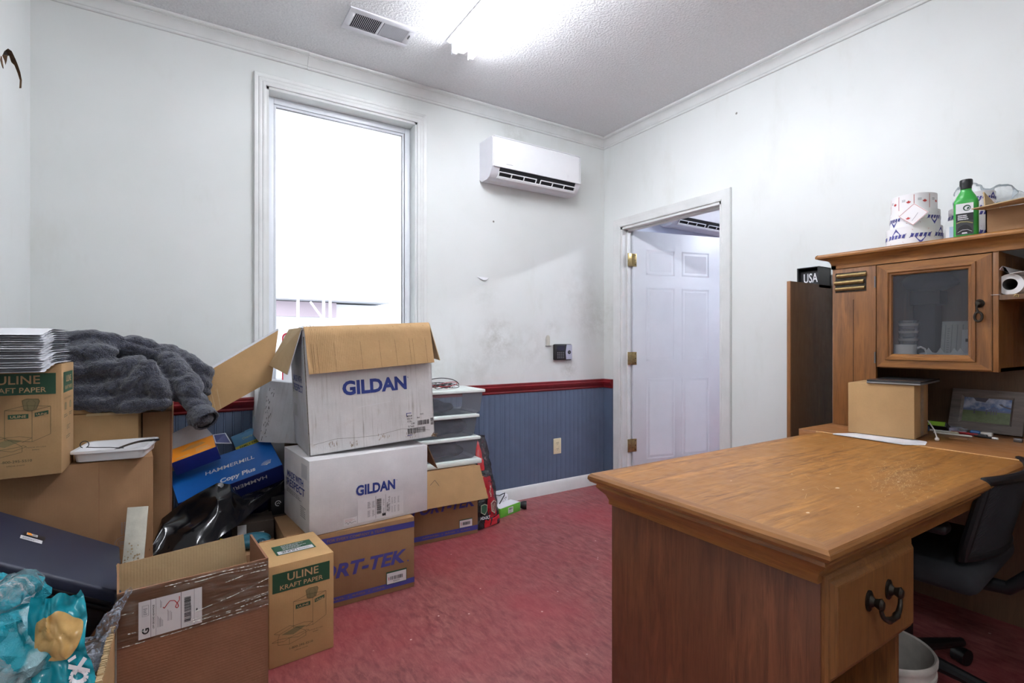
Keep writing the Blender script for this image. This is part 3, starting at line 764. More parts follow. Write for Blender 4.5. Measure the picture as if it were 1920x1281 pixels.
s = MB(); f_ = Face(s, (1.401, .62, .30), (0, 1, 0), (0, 0, 1), .0006)
f_ = Face(s, (1.4015, .85, .28), (0, -1, 0), (0, 0, 1), .0006); f_.rect(0, 0, .12, .05, LABELW, 1)
f_.rect(.04, .008, .075, .04, INKNAVY, 2); f_.rect(.08, .008, .112, .04, INKNAVY, 2); f_.lines(.005, .01, .035, .04, 4, INKGREY)
s.build('paper_label', desk, world=True)
s = MB(); s.box(x0+.075, 2.24, 1.04, 1.056, .36, ZT-.04, OAKD); s.build('modesty_panel', desk, world=True)
# worktop along the right wall, its own slab with a pale seam strip
yw0 = -.70
s = MB(); s.box(2.2435, XR-.004, yw0, 1.20, ZT-.030, ZT+.001, OAKB, .002)
s.prism([(2.2435, ZT-.001), (2.2435, ZT-.030), (2.225, ZT-.030), (2.216, ZT-.024), (2.213, ZT-.014), (2.216, ZT-.006), (2.225, ZT-.001)], yw0, .468, 'y', OAKY)
s.build('wall_worktop', desk, world=True)
s = MB(); s.box(2.2385, 2.2435, .44, 1.125, ZT-.02, ZT+.0016, plain('pale_edge_strip', (214, 176, 128), .5)); s.build('seam_strip', desk, world=True)
s = MB(); s.box(2.262, 2.28, yw0, .47, ZT-.125, ZT-.030, OAKY, .001); s.build('worktop_apron', desk, world=True)
for y in (yw0+.02, 1.165):
    s = MB(); s.box(2.29, XR-.03, y, y+.018, .0, ZT-.030, OAKZ); s.build('worktop_support', desk, world=True)
s = MB(); s.box(XR-.05, XR-.034, yw0+.04, 1.14, .0, ZT-.030, OAKD); s.build('worktop_back_panel', desk, world=True)

# ------------------------------------------------------------------ hutch standing on the worktop
hut = thing('hutch', 'oak hutch with a glass door and open shelves standing on the desk worktop', 'hutch', (2.62, .2, ZT+.001))
HX = 2.50; HY = 1.183; HB = XR-.012; HE = -.60; zt = 1.474
s = MB(); s.box(HX+.019, HB, HY-.018, HY, ZT+.002, zt, OAKZ, .001); s.build('side_panel', hut, world=True)
s = MB(); s.box(HX+.019, HB, HE, HE+.018, ZT+.002, zt, OAKZ, .001); s.build('side_panel', hut, world=True)
s = MB(); s.box(HB-.010, HB, HE, HY, ZT+.002, zt, OAKD); s.build('back_panel', hut, world=True, label='dark wood back panel')
s = MB(); s.box(HX, HX+.018, 1.009, HY, ZT+.002, zt, OAKZ, .001); s.box(HX-.0012, HX, 1.096, 1.0972, ZT+.002, 1.33, DARKS)
# shallow rout around the brass louvre
s.build('front_stile', hut, world=True)
s = MB()
for z, dy_, a in ((1.439, -.006, 0), (1.408, .004, .0), (1.380, 0, .0)):
    s.M = Matrix.Identity(4); hh = .019 if z > 1.40 else .017
    s.prism([(HX-.002, z-hh*.5), (HX-.010, z-hh*.35), (HX-.013, z), (HX-.009, z+hh*.35), (HX-.002, z+hh*.5)], 1.049+dy_, 1.168+dy_, 'y', BRASS)
s.box(HX-.002, HX+.001, 1.045, 1.170, 1.366, 1.453, BRONZE)
lv = s.build('brass_louvre', hut, world=True, angle=25, label='three tarnished brass louvre bars')
# top slab with bullnose and cornice
s = MB(); top_x, top_y = 2.457, 1.242
s.prism([(top_x+.01, 1.521), (HB, 1.521), (HB, 1.542), (top_x+.012, 1.542), (top_x+.003, 1.538), (top_x, 1.531), (top_x+.003, 1.523)], HE-.03, top_y-.012, 'y', OAKY)
s.prism([(top_y-.012, 1.523), (top_y-.003, 1.524), (top_y, 1.531), (top_y-.004, 1.538), (top_y-.012, 1.542)], top_x+.004, HB, 'x', OAKX)
s.build('top_slab', hut, world=True, angle=50)
s = MB(); cp = [(0, 1.474), (0, 1.490), (-.003, 1.500), (-.010, 1.509), (-.022, 1.516), (-.030, 1.521), (.02, 1.521), (.02, 1.474)]
s.prism([(HX-.004+a, z) for a, z in cp], HE-.01, HY+.004, 'y', OAKY); s.prism([(HY+.004-a, z) for a, z in cp], HX-.004, HB, 'x', OAKX)
s.build('cornice', hut, world=True, angle=30)
# glazed cupboard
cb0, cb1, cz0, cz1 = .615, 1.004, 1.031, 1.474
s = MB()
s.box(HX+.020, HB-.011, cb0, cb1, cz0, cz0+.016, OAKX, .001); s.box(HX+.020, HB-.011, cb0+.017, cb1, cz1-.016, cz1, OAKX)
s.box(HX+.020, HB-.011, cb1-.016, cb1, cz0+.016, cz1-.016, OAKZ); s.box(HX, HB-.011, cb0, cb0+.016, cz0, cz1, OAKZ, .001)
s.build('cupboard_box', hut, world=True)
s = MB(); dX = HX-.002
d0, d1, e0, e1 = cb0+.018, 1.006, 1.035, 1.470          # door outline (y, z)
gA = (.703, .948, 1.092, 1.420)                           # glass opening
rg = [(0, .018), (0, 0), (.004, -.003), (.012, -.003)]
def ring_(y0_, y1_, z0_, z1_, x): return [(x, y1_, z0_), (x, y0_, z0_), (x, y0_, z1_), (x, y1_, z1_)]
rings = [ring_(d0, d1, e0, e1, dX+.018), ring_(d0, d1, e0, e1, dX+.002), ring_(d0+.003, d1-.003, e0+.003, e1-.003, dX),
         ring_(gA[0]-.026, gA[1]+.026, gA[2]-.026, gA[3]+.026, dX), ring_(gA[0]-.024, gA[1]+.024, gA[2]-.024, gA[3]+.024, dX-.006), ring_(gA[0]-.014, gA[1]+.014, gA[2]-.014, gA[3]+.014, dX-.007),
         ring_(gA[0]-.010, gA[1]+.010, gA[2]-.010, gA[3]+.010, dX-.001), ring_(gA[0]-.004, gA[1]+.004, gA[2]-.004, gA[3]+.004, dX+.000), ring_(*gA, dX+.006), ring_(*gA, dX+.018)]
vs = [v for r_ in rings for v in r_]
for j in range(4):
    s.add(vs, [(4*k+j, 4*k+(j+1) % 4, 4*k+4+(j+1) % 4, 4*k+4+j) for k in range(len(rings)-1)], OAKY if j in (0, 2) else OAKZ)
door = s.build('glass_door', hut, world=True, angle=15)
s = MB(); s.box(dX+.008, dX+.011, gA[0], gA[1], gA[2], gA[3], CABGLASS); s.build('pane', door, world=True)
for z in (1.075, 1.40):
    s = MB(); s.tube([(dX-.003, 1.010, z-.024), (dX-.003, 1.010, z+.024)], .003, STEELD, 10); s.build('hinge', door, world=True)
s = MB(); hz = 1.286; hy = .668
s.lathe([(0, 0), (.015, 0), (.016, .003), (.011, .006), (.007, .012), (.009, .017), (.006, .021), (0, .022)], BRONZE, 24, Matrix.Translation((dX, hy, hz)) @ Matrix.Rotation(-math.pi/2, 4, 'Y'))
s.tube([(dX-.017, hy, hz), (dX-.020, hy+.003, hz-.018), (dX-.018, hy-.002, hz-.034)], [.004, .003, .004], BRONZE, 10)
pts = [(dX-.016, hy-.001+.011*math.cos(a), hz-.050+.017*math.sin(a)) for a in [2*math.pi*k/20 for k in range(20)]]; s.tube(pts, .0042, BRONZE, 10, closed=True)
s.build('drop_handle', door, world=True, label='dark bronze drop handle')
# open compartments right of the cupboard
s = MB(); s.box(HX+.004, HB-.011, HE+.02, cb0-.001, 1.296, 1.314, OAKX, .001); s.box(HX+.002, HX+.005, HE+.02, cb0-.001, 1.296, 1.314, OAKD); s.build('open_shelf', hut, world=True)
s = MB(); s.tube([(HX+.003, .567, 1.306), (HX-.004, .567, 1.306)], .0022, BRASS, 8); s.tube([(HX-.004, .567+.006*math.cos(a), 1.306+.006*math.sin(a)) for a in [k*.5 for k in range(9)]], .0014, BRASS, 8); s.build('cup_hook', hut, world=True, label='small brass cup hook')
s = MB(); s.box(HX+.02, HB-.011, -.05, -.032, cz0, cz1, OAKZ); s.build('partition', hut, world=True)
def mug(label, y, x, z, hand, group='mugs inside the glass cupboard', kind=0, ref=None):
    t = thing('mug', label, 'mug', (x, y, z), (0, 0, hand), group)
    s = MB(); s.lathe([(.030, 0), (.036, .002), (.040, .008), (.040, .082), (.0385, .084), (.037, .082), (.036, .010), (.0, .006)], WHITEP, 36); s.build('cup', t)
    s = MB(); s.tube([(.038, 0, .068), (.052, 0, .074), (.066, 0, .066), (.071, 0, .048), (.064, 0, .028), (.050, 0, .016), (.038, 0, .018)], [.005, .0045, .004, .004, .004, .0045, .005], WHITEP, 10); s.build('handle', t)
    return t
zc = cz0+.0165
mug('plain white mug with its handle to the right, behind the cupboard glass', .925, 2.56, zc, -65)
cardmat = plain('sticker_paper', (196, 198, 204), .5)
# row of star-shaped stickers leaning in the cupboard, each a card of its own
def star_card(label, y, x, z, tilt, purple=False):
    t = thing('die_cut_sticker', label, 'sticker', (x, y, z), (0, tilt, 0), 'die-cut stickers in the glass cupboard')
    s = MB(); pr = []
    for k in range(5):
        a = math.radians(90+72*k); pr.append((-.036*math.cos(a), .036+.036*math.sin(a))); a += math.radians(36); pr.append((-.020*math.cos(a), .036+.020*math.sin(a)))
    s.prism(pr, -.001, 0, 'x', cardmat)
    f_ = Face(s, (-.001, 0, 0), (0, -1, 0), (0, 0, 1), .0004)
    if purple:
        f_.poly([(-.03, .020), (.03, .020), (0, -.0+.006)], INKNAVY); f_.poly([(-.028, .036), (.028, .036), (.02, .024), (-.02, .024)], REDP); f_.rect(-.034, .018, .034, .030, INKNAVY, 2)
    s.build('card', t); return t
star_card('first star-shaped sticker card right of the white mug', .852, 2.595, zc, -8)
star_card('pale star-shaped sticker card in the middle of the cupboard shelf', .802, 2.56, zc, -8)
star_card('red and blue printed star sticker behind the middle cards', .772, 2.61, zc, -10, True)
star_card('pale star-shaped sticker card nearer the door handle', .740, 2.56, zc, -6)
star_card('red and blue printed star sticker closest to the door handle', .707, 2.59, zc, -10, True)
t = thing('printed_card', 'tall printed certificate card leaning inside the glass cupboard', 'card', (2.71, .79, zc), (0, 10, 0))
s = MB(); s.box(-.002, 0, -.065, .065, 0, .185, plain('grey_printed_card', (158, 162, 160), .5)); f_ = Face(s, (-.002, .065, 0), (0, -1, 0), (0, 0, 1), .0005)
for x in (.012, .034, .052, .07): f_.rect(x, .02, x+.003, .17, INKGREY)
f_.lines(.02, .02, .03, .16, 14, INKGREY, 4); s.build('card', t)
t = thing('notepad', 'white notepad with a small dark square standing in the glass cupboard', 'notepad', (2.665, .73, zc), (0, 8, 0))
s = MB(); s.box(-.008, 0, -.04, .04, 0, .145, plain('pad_paper', (178, 182, 190), .5)); Face(s, (-.008, .04, 0), (0, -1, 0), (0, 0, 1), .0005).rect(.012, .095, .03, .108, INKBLK); s.build('pad', t)
t = thing('cup_stack', 'stack of clear plastic cups left inside the glass cupboard', 'cups', (2.68, .955, zc))
s = MB()
for k in range(11): s.lathe([(.028, .05+.011*k), (.036, .075+.011*k), (.037, .077+.011*k), (.034, .075+.011*k), (.027, .052+.011*k)], BINCLEAR if k % 3 else LABELW, 24)
s.lathe([(.024, 0), (.028, .05), (.026, .05), (.022, .002)], BINCLEAR, 24); s.build('cups', t)
t = thing('cap', 'dark blue cap hanging at the top of the glass cupboard', 'cap', (2.76, .91, 1.365))

vs, fs = blob([((0, 0, .04), (.09, .10, .045)), ((0, -.05, .03), (.06, .06, .02))], .008, 3, ((.003, 40),), 3); s = MB(); s.add(vs, fs, plain('navy_cloth', (30, 34, 62), .9)); s.build('cap_body', t)
s = MB(); s.box(-.02, .06, -.03, .05, -.31, .0, plain('dark_post', (36, 34, 44), .7), .004); s.box(-.03, .06, -.05, .06, -.06, .0, plain('dark_post2', (44, 42, 52), .7), .004); s.build('stand', t)

# rolls of paper on the open shelf
RP = plain('roll_paper', (232, 232, 234), .55, var=.01)
t = thing('paper_roll', 'white paper roll with its hollow core facing out on the open hutch shelf', 'paper roll', (2.66, .592, 1.3145))
s = MB(); s.lathe([(.021, -.13), (.038, -.13), (.038, .13), (.021, .13), (.021, -.13)], RP, 40, Matrix.Translation((0, 0, .038)) @ Matrix.Rotation(math.pi/2, 4, 'Y')); s.build('roll', t)
s = MB(); s.lathe([(.0209, -.128), (.0209, .128)], plain('core_grey', (110, 106, 104), .9), 32, caps=False, M=Matrix.Translation((0, 0, .038)) @ Matrix.Rotation(math.pi/2, 4, 'Y')); s.build('core', t)
t = thing('paper_sheet', 'loose curled sheet of white paper standing left of the paper roll', 'paper', (2.64, .6235, 1.3145))
s = MB()
pr = [(.034, .004), (.036, .03), (.034, .055), (.022, .075), (.012, .098), (.006, .105), (-.002, .098), (.0, .085), (-.012, .076), (-.028, .078), (-.05, .080)]
pr = [(a-.022, b) for a, b in pr]
s.prism(pr+[(a-.0012, b-.0012) for a, b in pr[::-1]], -.13, .10, 'x', RP); s.prism([(.012, 0), (.012, .0012), (-.010, .0012), (-.010, 0)], -.145, .1, 'x', RP); s.build('sheet', t, angle=60)

# ------------------------------------------------------------------ on top of the hutch
HT = 1.5425
STK = plain('sticker_white', (232, 230, 232), .4, var=.01)
def label_roll(label, x, y, z, r, h, design, rot=0, core=True):
    t = thing('label_roll', label, 'label roll', (x, y, z), (0, 0, rot), 'rolls of stickers on top of the hutch')
    s = MB(); s.lathe([(.038, 0), (r, 0), (r, h), (.038, h), (.038, 0)], STK, 56)
    def curved(a0, z0, pts, m, l=1, sc=1.0):
        vs = [( (r+.0004*l)*math.cos(a0+p/r), (r+.0004*l)*math.sin(a0+p/r), z0+q) for p, q in pts]; s.add(vs, [tuple(range(len(vs)))], m)
    nk = 7 if design == 'star' else 9
    for k in range(nk):
        a = math.radians(90)+k*2*math.pi/nk
        if design == 'star':
            c = h*.5
            sg = 1 if k % 2 else -1; F_ = h/.050
            def curved(a0, z0, pts, m, l=1, sc=1.0, F_=F_): s.add([((r+.0004*l)*math.cos(a0+p*F_/r), (r+.0004*l)*math.sin(a0+p*F_/r), z0+q*F_) for p, q in pts], [tuple(range(len(pts)))], m)
            curved(a, c, [(-.018, -sg*.016), (.018, -sg*.016), (0, sg*.006)], REDP); curved(a, c, [(-.012, sg*.004), (.012, sg*.004), (0, sg*.022)], INKNAVY, 2)
            for q in range(5): curved(a, c, [(-.022+q*.009, -.004), (-.016+q*.009, -.004), (-.013+q*.009, .005), (-.019+q*.009, .005)], INKNAVY, 3)
            curved(a, c, [(-.024, -.0055), (.020, -.0055), (.021, -.004), (-.023, -.004)], INKNAVY, 3); curved(a, c, [(-.020, .005), (.024, .005), (.025, .0065), (-.019, .0065)], INKNAVY, 3)
        else:
            RDT = INKRED; W_, c = .027, h*.5; hh = h*.42
            for p in ([(-W_, -hh), (W_, -hh), (W_, -hh+.001), (-W_, -hh+.001)], [(-W_, hh-.001), (W_, hh-.001), (W_, hh), (-W_, hh)], [(-W_, -hh), (-W_+.0009, -hh), (-W_+.0009, hh), (-W_, hh)], [(W_-.0009, -hh), (W_, -hh), (W_, hh), (W_-.0009, hh)]): curved(a, c, p, RDT)
            curved(a, c, leaf(.0085, (.009, -.001)), RDT, 1)
            for q in range(3): curved(a, c, [(-.015, .004+q*.0035), (-.002, .004+q*.0035), (-.002, .0055+q*.0035), (-.015, .0055+q*.0035)], INKGREY)
    s.build('roll', t); return t
def leaf(k, c=(0, 0)):
    p = [(0, 1), (.22, .62), (.45, .72), (.38, .28), (.7, .5), (.78, .32), (1, .25), (.85, .02), (.5, -.28), (.52, -.42), (.05, -.35), (.05, -.8), (-.05, -.8), (-.05, -.35), (-.52, -.42), (-.5, -.28), (-.85, .02), (-1, .25), (-.78, .32), (-.7, .5), (-.38, .28), (-.45, .72), (-.22, .62)]
    return [(c[0]-a*k, c[1]+b*k) for a, b in p]
label_roll('wide white roll of red and blue star stickers, bottom of the front stack', 2.62, .915, HT, .096, .080, 'star', 20)
label_roll('white roll of star stickers in the middle of the front stack', 2.62, .912, HT+.0805, .085, .068, 'star', 55)
label_roll('white roll of red maple leaf stickers on top of the front stack', 2.62, .915, HT+.149, .078, .068, 'maple', 10)
label_roll('white roll of star stickers standing behind the green bottle, lower', 2.76, .755, HT, .085, .080, 'star', 35)
label_roll('white roll of star stickers standing behind the green bottle, upper', 2.76, .757, HT+.0805, .080, .075, 'star', 70)
label_roll('small blue and red sticker roll on top of the rear stack, in film', 2.76, .755, HT+.156, .066, .055, 'star', 10)
# unrolled maple leaf sticker hanging diagonally across the stack
t = thing('sticker_strip', 'square maple leaf sticker peeling diagonally off the front roll stack', 'sticker', (2.525, .882, HT+.078), (0, 0, 0))
s = MB(); t.rotation_euler = (0, 0, 0)
f_ = Face(s, (-.006, .0, 0), (-.12, -1, 0), (0, 0, 1), .0008)
q = .055
f_.poly([(0, 0), (q, q*.80), (0+.004, q*1.66), (-q, q*.86)], STK, 0); o_ = [(0, .003), (q-.003, q*.80), (.004, q*1.66-.003), (-q+.003, q*.86)]
f_.line(o_+[o_[0]], .0012, INKRED, 1)
f_.poly([(-.018+a*.009*-1, .032+b*.007) for a, b in leaf(1)], INKRED, 1)
for k in range(3): f_.line([(-.004+k*.006, .030+k*.008-.01), (.020+k*.004-.01, .048+k*.006-.01)], .0012, INKGREY, 1)
s.build('sticker', t)
# green polish bottle
t = thing('polish_bottle', 'green plastic polish bottle with a black cap and printed label', 'bottle', (2.530, .716, HT), (0, 0, 12)); t.scale = (.94, .94, .88)
s = MB()
def bottle(u, v):
    a = 2*math.pi*u
    prof = [(0, .93), (.008, 1), (.02, 1), (.15, 1), (.165, .95), (.185, .72), (.20, .52), (.205, .46), (.215, .44), (.225, .44)]
    z = .225*v
    for (za, ra), (zb_, rb) in zip(prof, prof[1:]):
        if za <= z <= zb_+1e-9: k = ra+(rb-ra)*(z-za)/(zb_-za); break
    n_ = 3.2 if v < .75 else 2.2
    cx_, sx_ = math.cos(a), math.sin(a)
    e = (abs(cx_)**n_+abs(sx_)**n_)**(-1/n_)
    k *= 1+.010*math.sin(z*420)*(1 if .172 < z < .21 else 0)
    return (.024*k*e*cx_, .039*k*e*sx_, z)
s.grid(bottle, 48, 44, GREENP, closed_u=True); s.build('bottle_body', t, angle=60)
s = MB(); s.lathe([(0, .253), (.019, .253), (.021, .250), (.021, .232), (.018, .222), (.018, .213), (0, .213)], BLACKP, 30, Matrix.Translation((0, 0, 0)))
s.build('cap', t, label='black flip cap')
s = MB(); f_ = Face(s, (-.0243, .030, .012), (0, -1, 0), (0, 0, 1), .0005)
LG = plain('label_dark_green', (26, 70, 50), .5); LY = plain('label_olive', (150, 142, 90), .5)
f_.rect(0, 0, .054, .135, PAPERW, 1); f_.rect(0, .060, .054, .092, INKBLK, 2); f_.rect(0, 0, .054, .060, plain('label_charcoal', (58, 58, 62), .4), 2)
f_.poly([(.034+.012*math.cos(a), .114+.013*math.sin(a)) for a in [k*math.pi/10 for k in range(20)]], LG, 2); f_.poly([(.035+.0085*math.cos(a), .113+.0085*math.sin(a)) for a in [k*math.pi/10 for k in range(20)]], PAPERW, 3); f_.poly([(.034, .106), (.042, .110), (.041, .118), (.035, .116)], LG, 4)
f_.lines(.006, .064, .042, .088, 3, PAPERW, 3, 3, .55)
f_.poly([(.027+.024*math.cos(a), .006+.036*math.sin(a)) for a in [k*math.pi/12 for k in range(13)]], INKBLK, 3); f_.line([(.002, .050), (.015, .056), (.035, .054), (.052, .046)], .004, LY, 3)
f_.line([(.006, .010), (.020, .020), (.036, .020), (.050, .010)], .0014, PAPERW, 4); f_.poly([(.018, .003), (.036, .003), (.034, .009), (.020, .009)], PAPERW, 4)
s.build('label', t, label='white and black product label')
t = thing('small_carton', 'small pale blue and white carton beside the green bottle on the hutch', 'carton', (2.60, .772, HT))
s = MB(); s.box(-.02, .02, -.022, .022, 0, .085, PAPERW, .002); Face(s, (-.02, .022, 0), (0, -1, 0), (0, 0, 1)).rect(.012, .01, .034, .06, plain('pale_blue_print', (176, 196, 220), .5)); s.build('carton_body', t)

t = thing('tape_case', 'navy blue box behind the small carton on the hutch', 'box', (2.66, .648, HT)); s = MB(); s.box(-.02, .02, -.03, .03, 0, .07, INKNAVY, .002); s.build('case_body', t)
t = thing('packet', 'flat dark and cream packet at the left end of the hutch top', 'packet', (2.62, 1.09, HT))
s = MB(); s.box(-.05, .05, -.045, .045, 0, .006, plain('cream_packet', (214, 206, 182), .5), .002); s.box(-.03, .06, -.02, .052, .006, .011, plain('dark_teal_packet', (44, 62, 66), .4), .002); s.build('packet', t)

# open carton at the right end
t = thing('open_carton', 'open kraft carton with raised flaps at the right end of the hutch top', 'cardboard box', (2.62, .485, HT))
s = MB(); w_, d_, h_ = .25, .33, .088
for (p, q, r_, u_) in ((-w_/2, -w_/2+.004, -d_/2, d_/2), (w_/2-.004, w_/2, -d_/2, d_/2), (-w_/2, w_/2, -d_/2, -d_/2+.004), (-w_/2, w_/2, d_/2-.004, d_/2)): s.box(p, q, r_, u_, 0, h_, KRAFTD)
s.box(-w_/2, w_/2, -d_/2, d_/2, 0, .004, KRAFTD); s.build('carton_body', t)
def flapq(a, b, c, d, m, nm='flap', th=.0035, m2=None):
    s = MB(); s.panel(a, b, c, d, th, m, m2 or m); return s.build(nm, t, smooth=False)
flapq((-w_/2, d_/2+.010, h_+.002), (-w_/2, -d_/2, h_), (-w_/2-.075, -d_/2, h_+.020), (-w_/2-.075, d_/2+.02, h_-.004), KRAFTIN)
flapq((-w_/2, d_/2, h_), (w_/2, d_/2, h_), (w_/2-.02, d_/2+.012, h_+.035), (-w_/2+.03, d_/2+.012, h_+.075), KRAFTIN)
flapq((w_/2, d_/2-.08, h_), (w_/2, -d_/2, h_), (w_/2+.01, -d_/2, h_+.08), (w_/2+.01, d_/2-.08, h_+.05), KRAFTIN)
t = thing('plastic_case', 'black and white flat case lying in the open carton on the hutch', 'case', (2.555, .50, HT+.0885))
s = MB(); s.box(-.04, .05, -.065, .065, 0, .010, WHITEP, .003); vs, fs = blob([((.01, 0, .016), (.035, .06, .012))], .005, 2, ((0, 1),)); s.add(vs, fs, BLACKP); s.build('case_body', t)
# clear plastic bag behind
vs, fs = blob([((2.78, .78, HT+.235), (.03, .05, .035)), ((2.80, .70, HT+.20), (.025, .07, .04)), ((2.80, .62, HT+.15), (.025, .06, .04)), ((2.80, .635, HT+.07), (.02, .07, .055))], .010, 3, ((.012, 22), (.006, 60)), 4, None, 700)
s = MB(); s.add(vs, fs, CLEARBAG); o = tag(recenter(s.build('plastic_bag', angle=20)), 'crumpled clear plastic bag behind the green bottle on the hutch', 'plastic bag')

# ------------------------------------------------------------------ things on the desk
t = thing('cardboard_box', 'closed kraft carton on the desk under the glass cupboard', 'cardboard box', (2.328, .811, ZT+.006), (0, 0, 7.1))
s = MB(); s.box(0, .197, 0, .22, 0, .205, KRAFT, .003)
f_ = Face(s, (0, .22, 0), (0, -1, 0), (0, 0, 1), .0008); s.build('carton_body', t)
s = MB(); s.box(-.001, .198, .105, .112, .204, .2065, KRAFTD); f2 = Face(s, (0, 0, 0), (1, 0, 0), (0, 0, 1), .0008); f2.rect(.085, .0, .135, .205, CLEARTAPE, 1); s.box(.186, .1965, -.0016, .0, .0, .2, KRAFTD); s.build('packing_tape', t)
s = MB(); s.panel((.197, .01, .15), (.197, .10, .15), (.235, .10, .11), (.24, .01, .09), .002, PAPERW); s.build('torn_label', t)
t = thing('laptop', 'closed dark laptop lying on top of the carton on the desk', 'laptop', (2.335, .80, ZT+.2125), (0, 0, 7.1))
s = MB(); s.box(-.012, .30, -.008, .165, 0, .007, plain('laptop_silver', (150, 152, 154), .3, metal=.6), .002); s.build('base', t)
s = MB(); s.box(-.012, .30, -.008, .165, .0072, .014, plain('laptop_lid', (44, 46, 50), .25), .003); s.build('lid', t)
t = thing('document', 'white printed papers half under the carton on the desk', 'paper', (2.24, .86, ZT+.0015))
s = MB(); s.add([(-.028, .186, .0), (-.012, .192, .001), (.16, .10, .001), (.10, -.085, .001), (.03, -.102, .0), (-.035, -.06, .0012)], [(0, 5, 4, 3, 2, 1)], PAPERW)
s.add([(-.028, .186, .0022), (-.012, .192, .0026), (.16, .10, .0026), (.10, -.085, .0026), (-.005, -.055, .0024), (-.038, .02, .0026)], [(0, 5, 4, 3, 2, 1)], PAPERW); s.build('sheets', t)
# picture frame
t = thing('picture_frame', 'grey wood picture frame with a small field photograph, leaning on the hutch back', 'picture frame', (2.775, .728, ZT+.003), (0, 18, -3))
GW = wood('grey_washed_wood', 'y', (136, 126, 122), (100, 92, 90), .6, seed=11)
s = MB(); a, b, ih, iw = .105, .172, .052, .064
def fr(s, W2, Hh, w_, h2, zc_, m, x=-.012):
    r0 = [(x+.012, W2, 0), (x+.012, -W2, 0), (x+.012, -W2, Hh), (x+.012, W2, Hh)]; r1 = [(x, *p[1:]) for p in r0]
    r2 = [(x+.0, w_+.008, zc_-h2-.008), (x, -w_-.008, zc_-h2-.008), (x, -w_-.008, zc_+h2+.008), (x, w_+.008, zc_+h2+.008)]
    r3 = [(x+.006, w_, zc_-h2), (x+.006, -w_, zc_-h2), (x+.006, -w_, zc_+h2), (x+.006, w_, zc_+h2)]
    vs = r0+r1+r2+r3
    s.add(vs, [(4*k+j, 4*k+(j+1) % 4, 4*k+4+(j+1) % 4, 4*k+4+j) for k in range(3) for j in range(4)], m)
fr(s, .118, .178, .076, .052, .092, GW); s.build('frame', t, angle=20)
s = MB(); s.box(-.0055, -.004, -.078, .078, .038, .146, plain('picture_back', (70, 66, 62), .8)); f_ = Face(s, (-.0056, .076, .040), (0, -1, 0), (0, 0, 1), .0003)
PS = NT('photo_sky'); co = PS.coord(); PS.base(PS.mix(PS.ramp(PS.noise(co, 26, 4), .42, .62), lin((104, 128, 176)), lin((196, 202, 220)))); PS.set(rough=.2)
PG = plain('photo_grass', (122, 134, 104), .25, var=.12, scale=60); PD = plain('photo_dark', (96, 96, 110), .3); PH = plain('photo_far_hill', (104, 116, 150), .3)
f_.rect(0, .0, .152, .104, PS.m, 1); f_.rect(0, 0, .152, .050, PG, 2); f_.rect(0, .048, .152, .055, PH, 3); f_.poly([(.08, .054), (.10, .072), (.12, .054)], PH, 3)
for x in (.036, .076, .09, .098, .106): f_.rect(x, .036, x+.004, .054, PD, 4)
f_.poly([(.034, .036), (.038, .046), (.044, .036)], PD, 4); f_.poly([(.03, .104), (.04, .09), (.07, .086), (.08, .104)], PD, 3); f_.poly([(.112, .082), (.12, .076), (.135, .068), (.152, .064), (.152, .070), (.13, .076), (.122, .084)], PD, 4)
s.build('photograph', t, label='small landscape photograph of a green field')
# clutter in front of the frame
PENW = plain('pen_white', (220, 218, 214), .4); PENR = plain('pen_red', (150, 24, 34), .4); PENB = plain('pen_blue', (42, 92, 150), .35)
def pen(label, p, q, r_, m, m2, grp='pens lying in front of the picture frame'):
    p, q = Vector(p), Vector(q); t = thing('pen', label, 'pen', p); d = q-p
    s = MB(); s.tube([(0, 0, 0), tuple(d*.75)], r_, m, 12); s.build('barrel', t); s = MB(); s.tube([tuple(d*.75), tuple(d*.97), tuple(d)], [r_*1.15, r_*1.1, r_*.5], m2, 12); s.build('cap', t); return t
pen('white cotton-bud-like pen lying nearest the desk front by the charger cable', (2.585, .835, ZT+.007), (2.592, .715, ZT+.007), .0036, PENW, PENW)
pen('red marker pen lying in front of the picture frame', (2.66, .80, ZT+.007), (2.655, .685, ZT+.007), .005, PENR, BLACKP)
pen('white-tipped black pen at the right foot of the picture frame', (2.635, .72, ZT+.006), (2.62, .645, ZT+.006), .004, BLACKP, PENW)
pen('cream pen lying behind the cotton-bud-like pen', (2.64, .875, ZT+.007), (2.64, .77, ZT+.007), .0045, PENW, plain('cream', (214, 206, 184), .4))
t = thing('eraser', 'blue rounded eraser with a white sleeve against the picture frame', 'eraser', (2.69, .715, ZT+.0015))
s = MB(); s.box(-.011, .011, -.0, .035, 0, .018, PENB, .008, 3); s.build('tip', t); s = MB(); s.box(-.010, .010, -.036, .0, 0, .016, PENW, .004); s.build('sleeve', t)
t = thing('cardboard_scrap', 'small flat tan cardboard scrap on the worktop', 'scrap', (2.52, .735, ZT+.0015)); s = MB(); s.box(-.008, .008, -.028, .028, 0, .004, KRAFTD); s.build('scrap', t)
t = thing('gadget_package', 'black and lime green blister package behind the carton on the worktop', 'package', (2.68, .885, ZT+.003), (0, 28, 0))
s = MB(); s.box(-.05, .05, -.075, .045, 0, .022, BLACKP, .003); s.build('package_body', t)
LIME = plain('lime_print', (146, 190, 62), .35)
s = MB(); f_ = Face(s, (-.05, .045, .0225), (0, -1, 0), (1, 0, 0), .0006); f_.poly([(.06, 0), (.115, 0), (.115, .10), (.085, .10)], LIME, 1); f_.poly([(.085, .03), (.095, .03), (.09, .045), (.08, .042)], BLACKP, 2); s.box(-.0508, -.05, -.07, .045, .002, .020, LIME); s.build('printed_card', t, label='lime green printed insert')
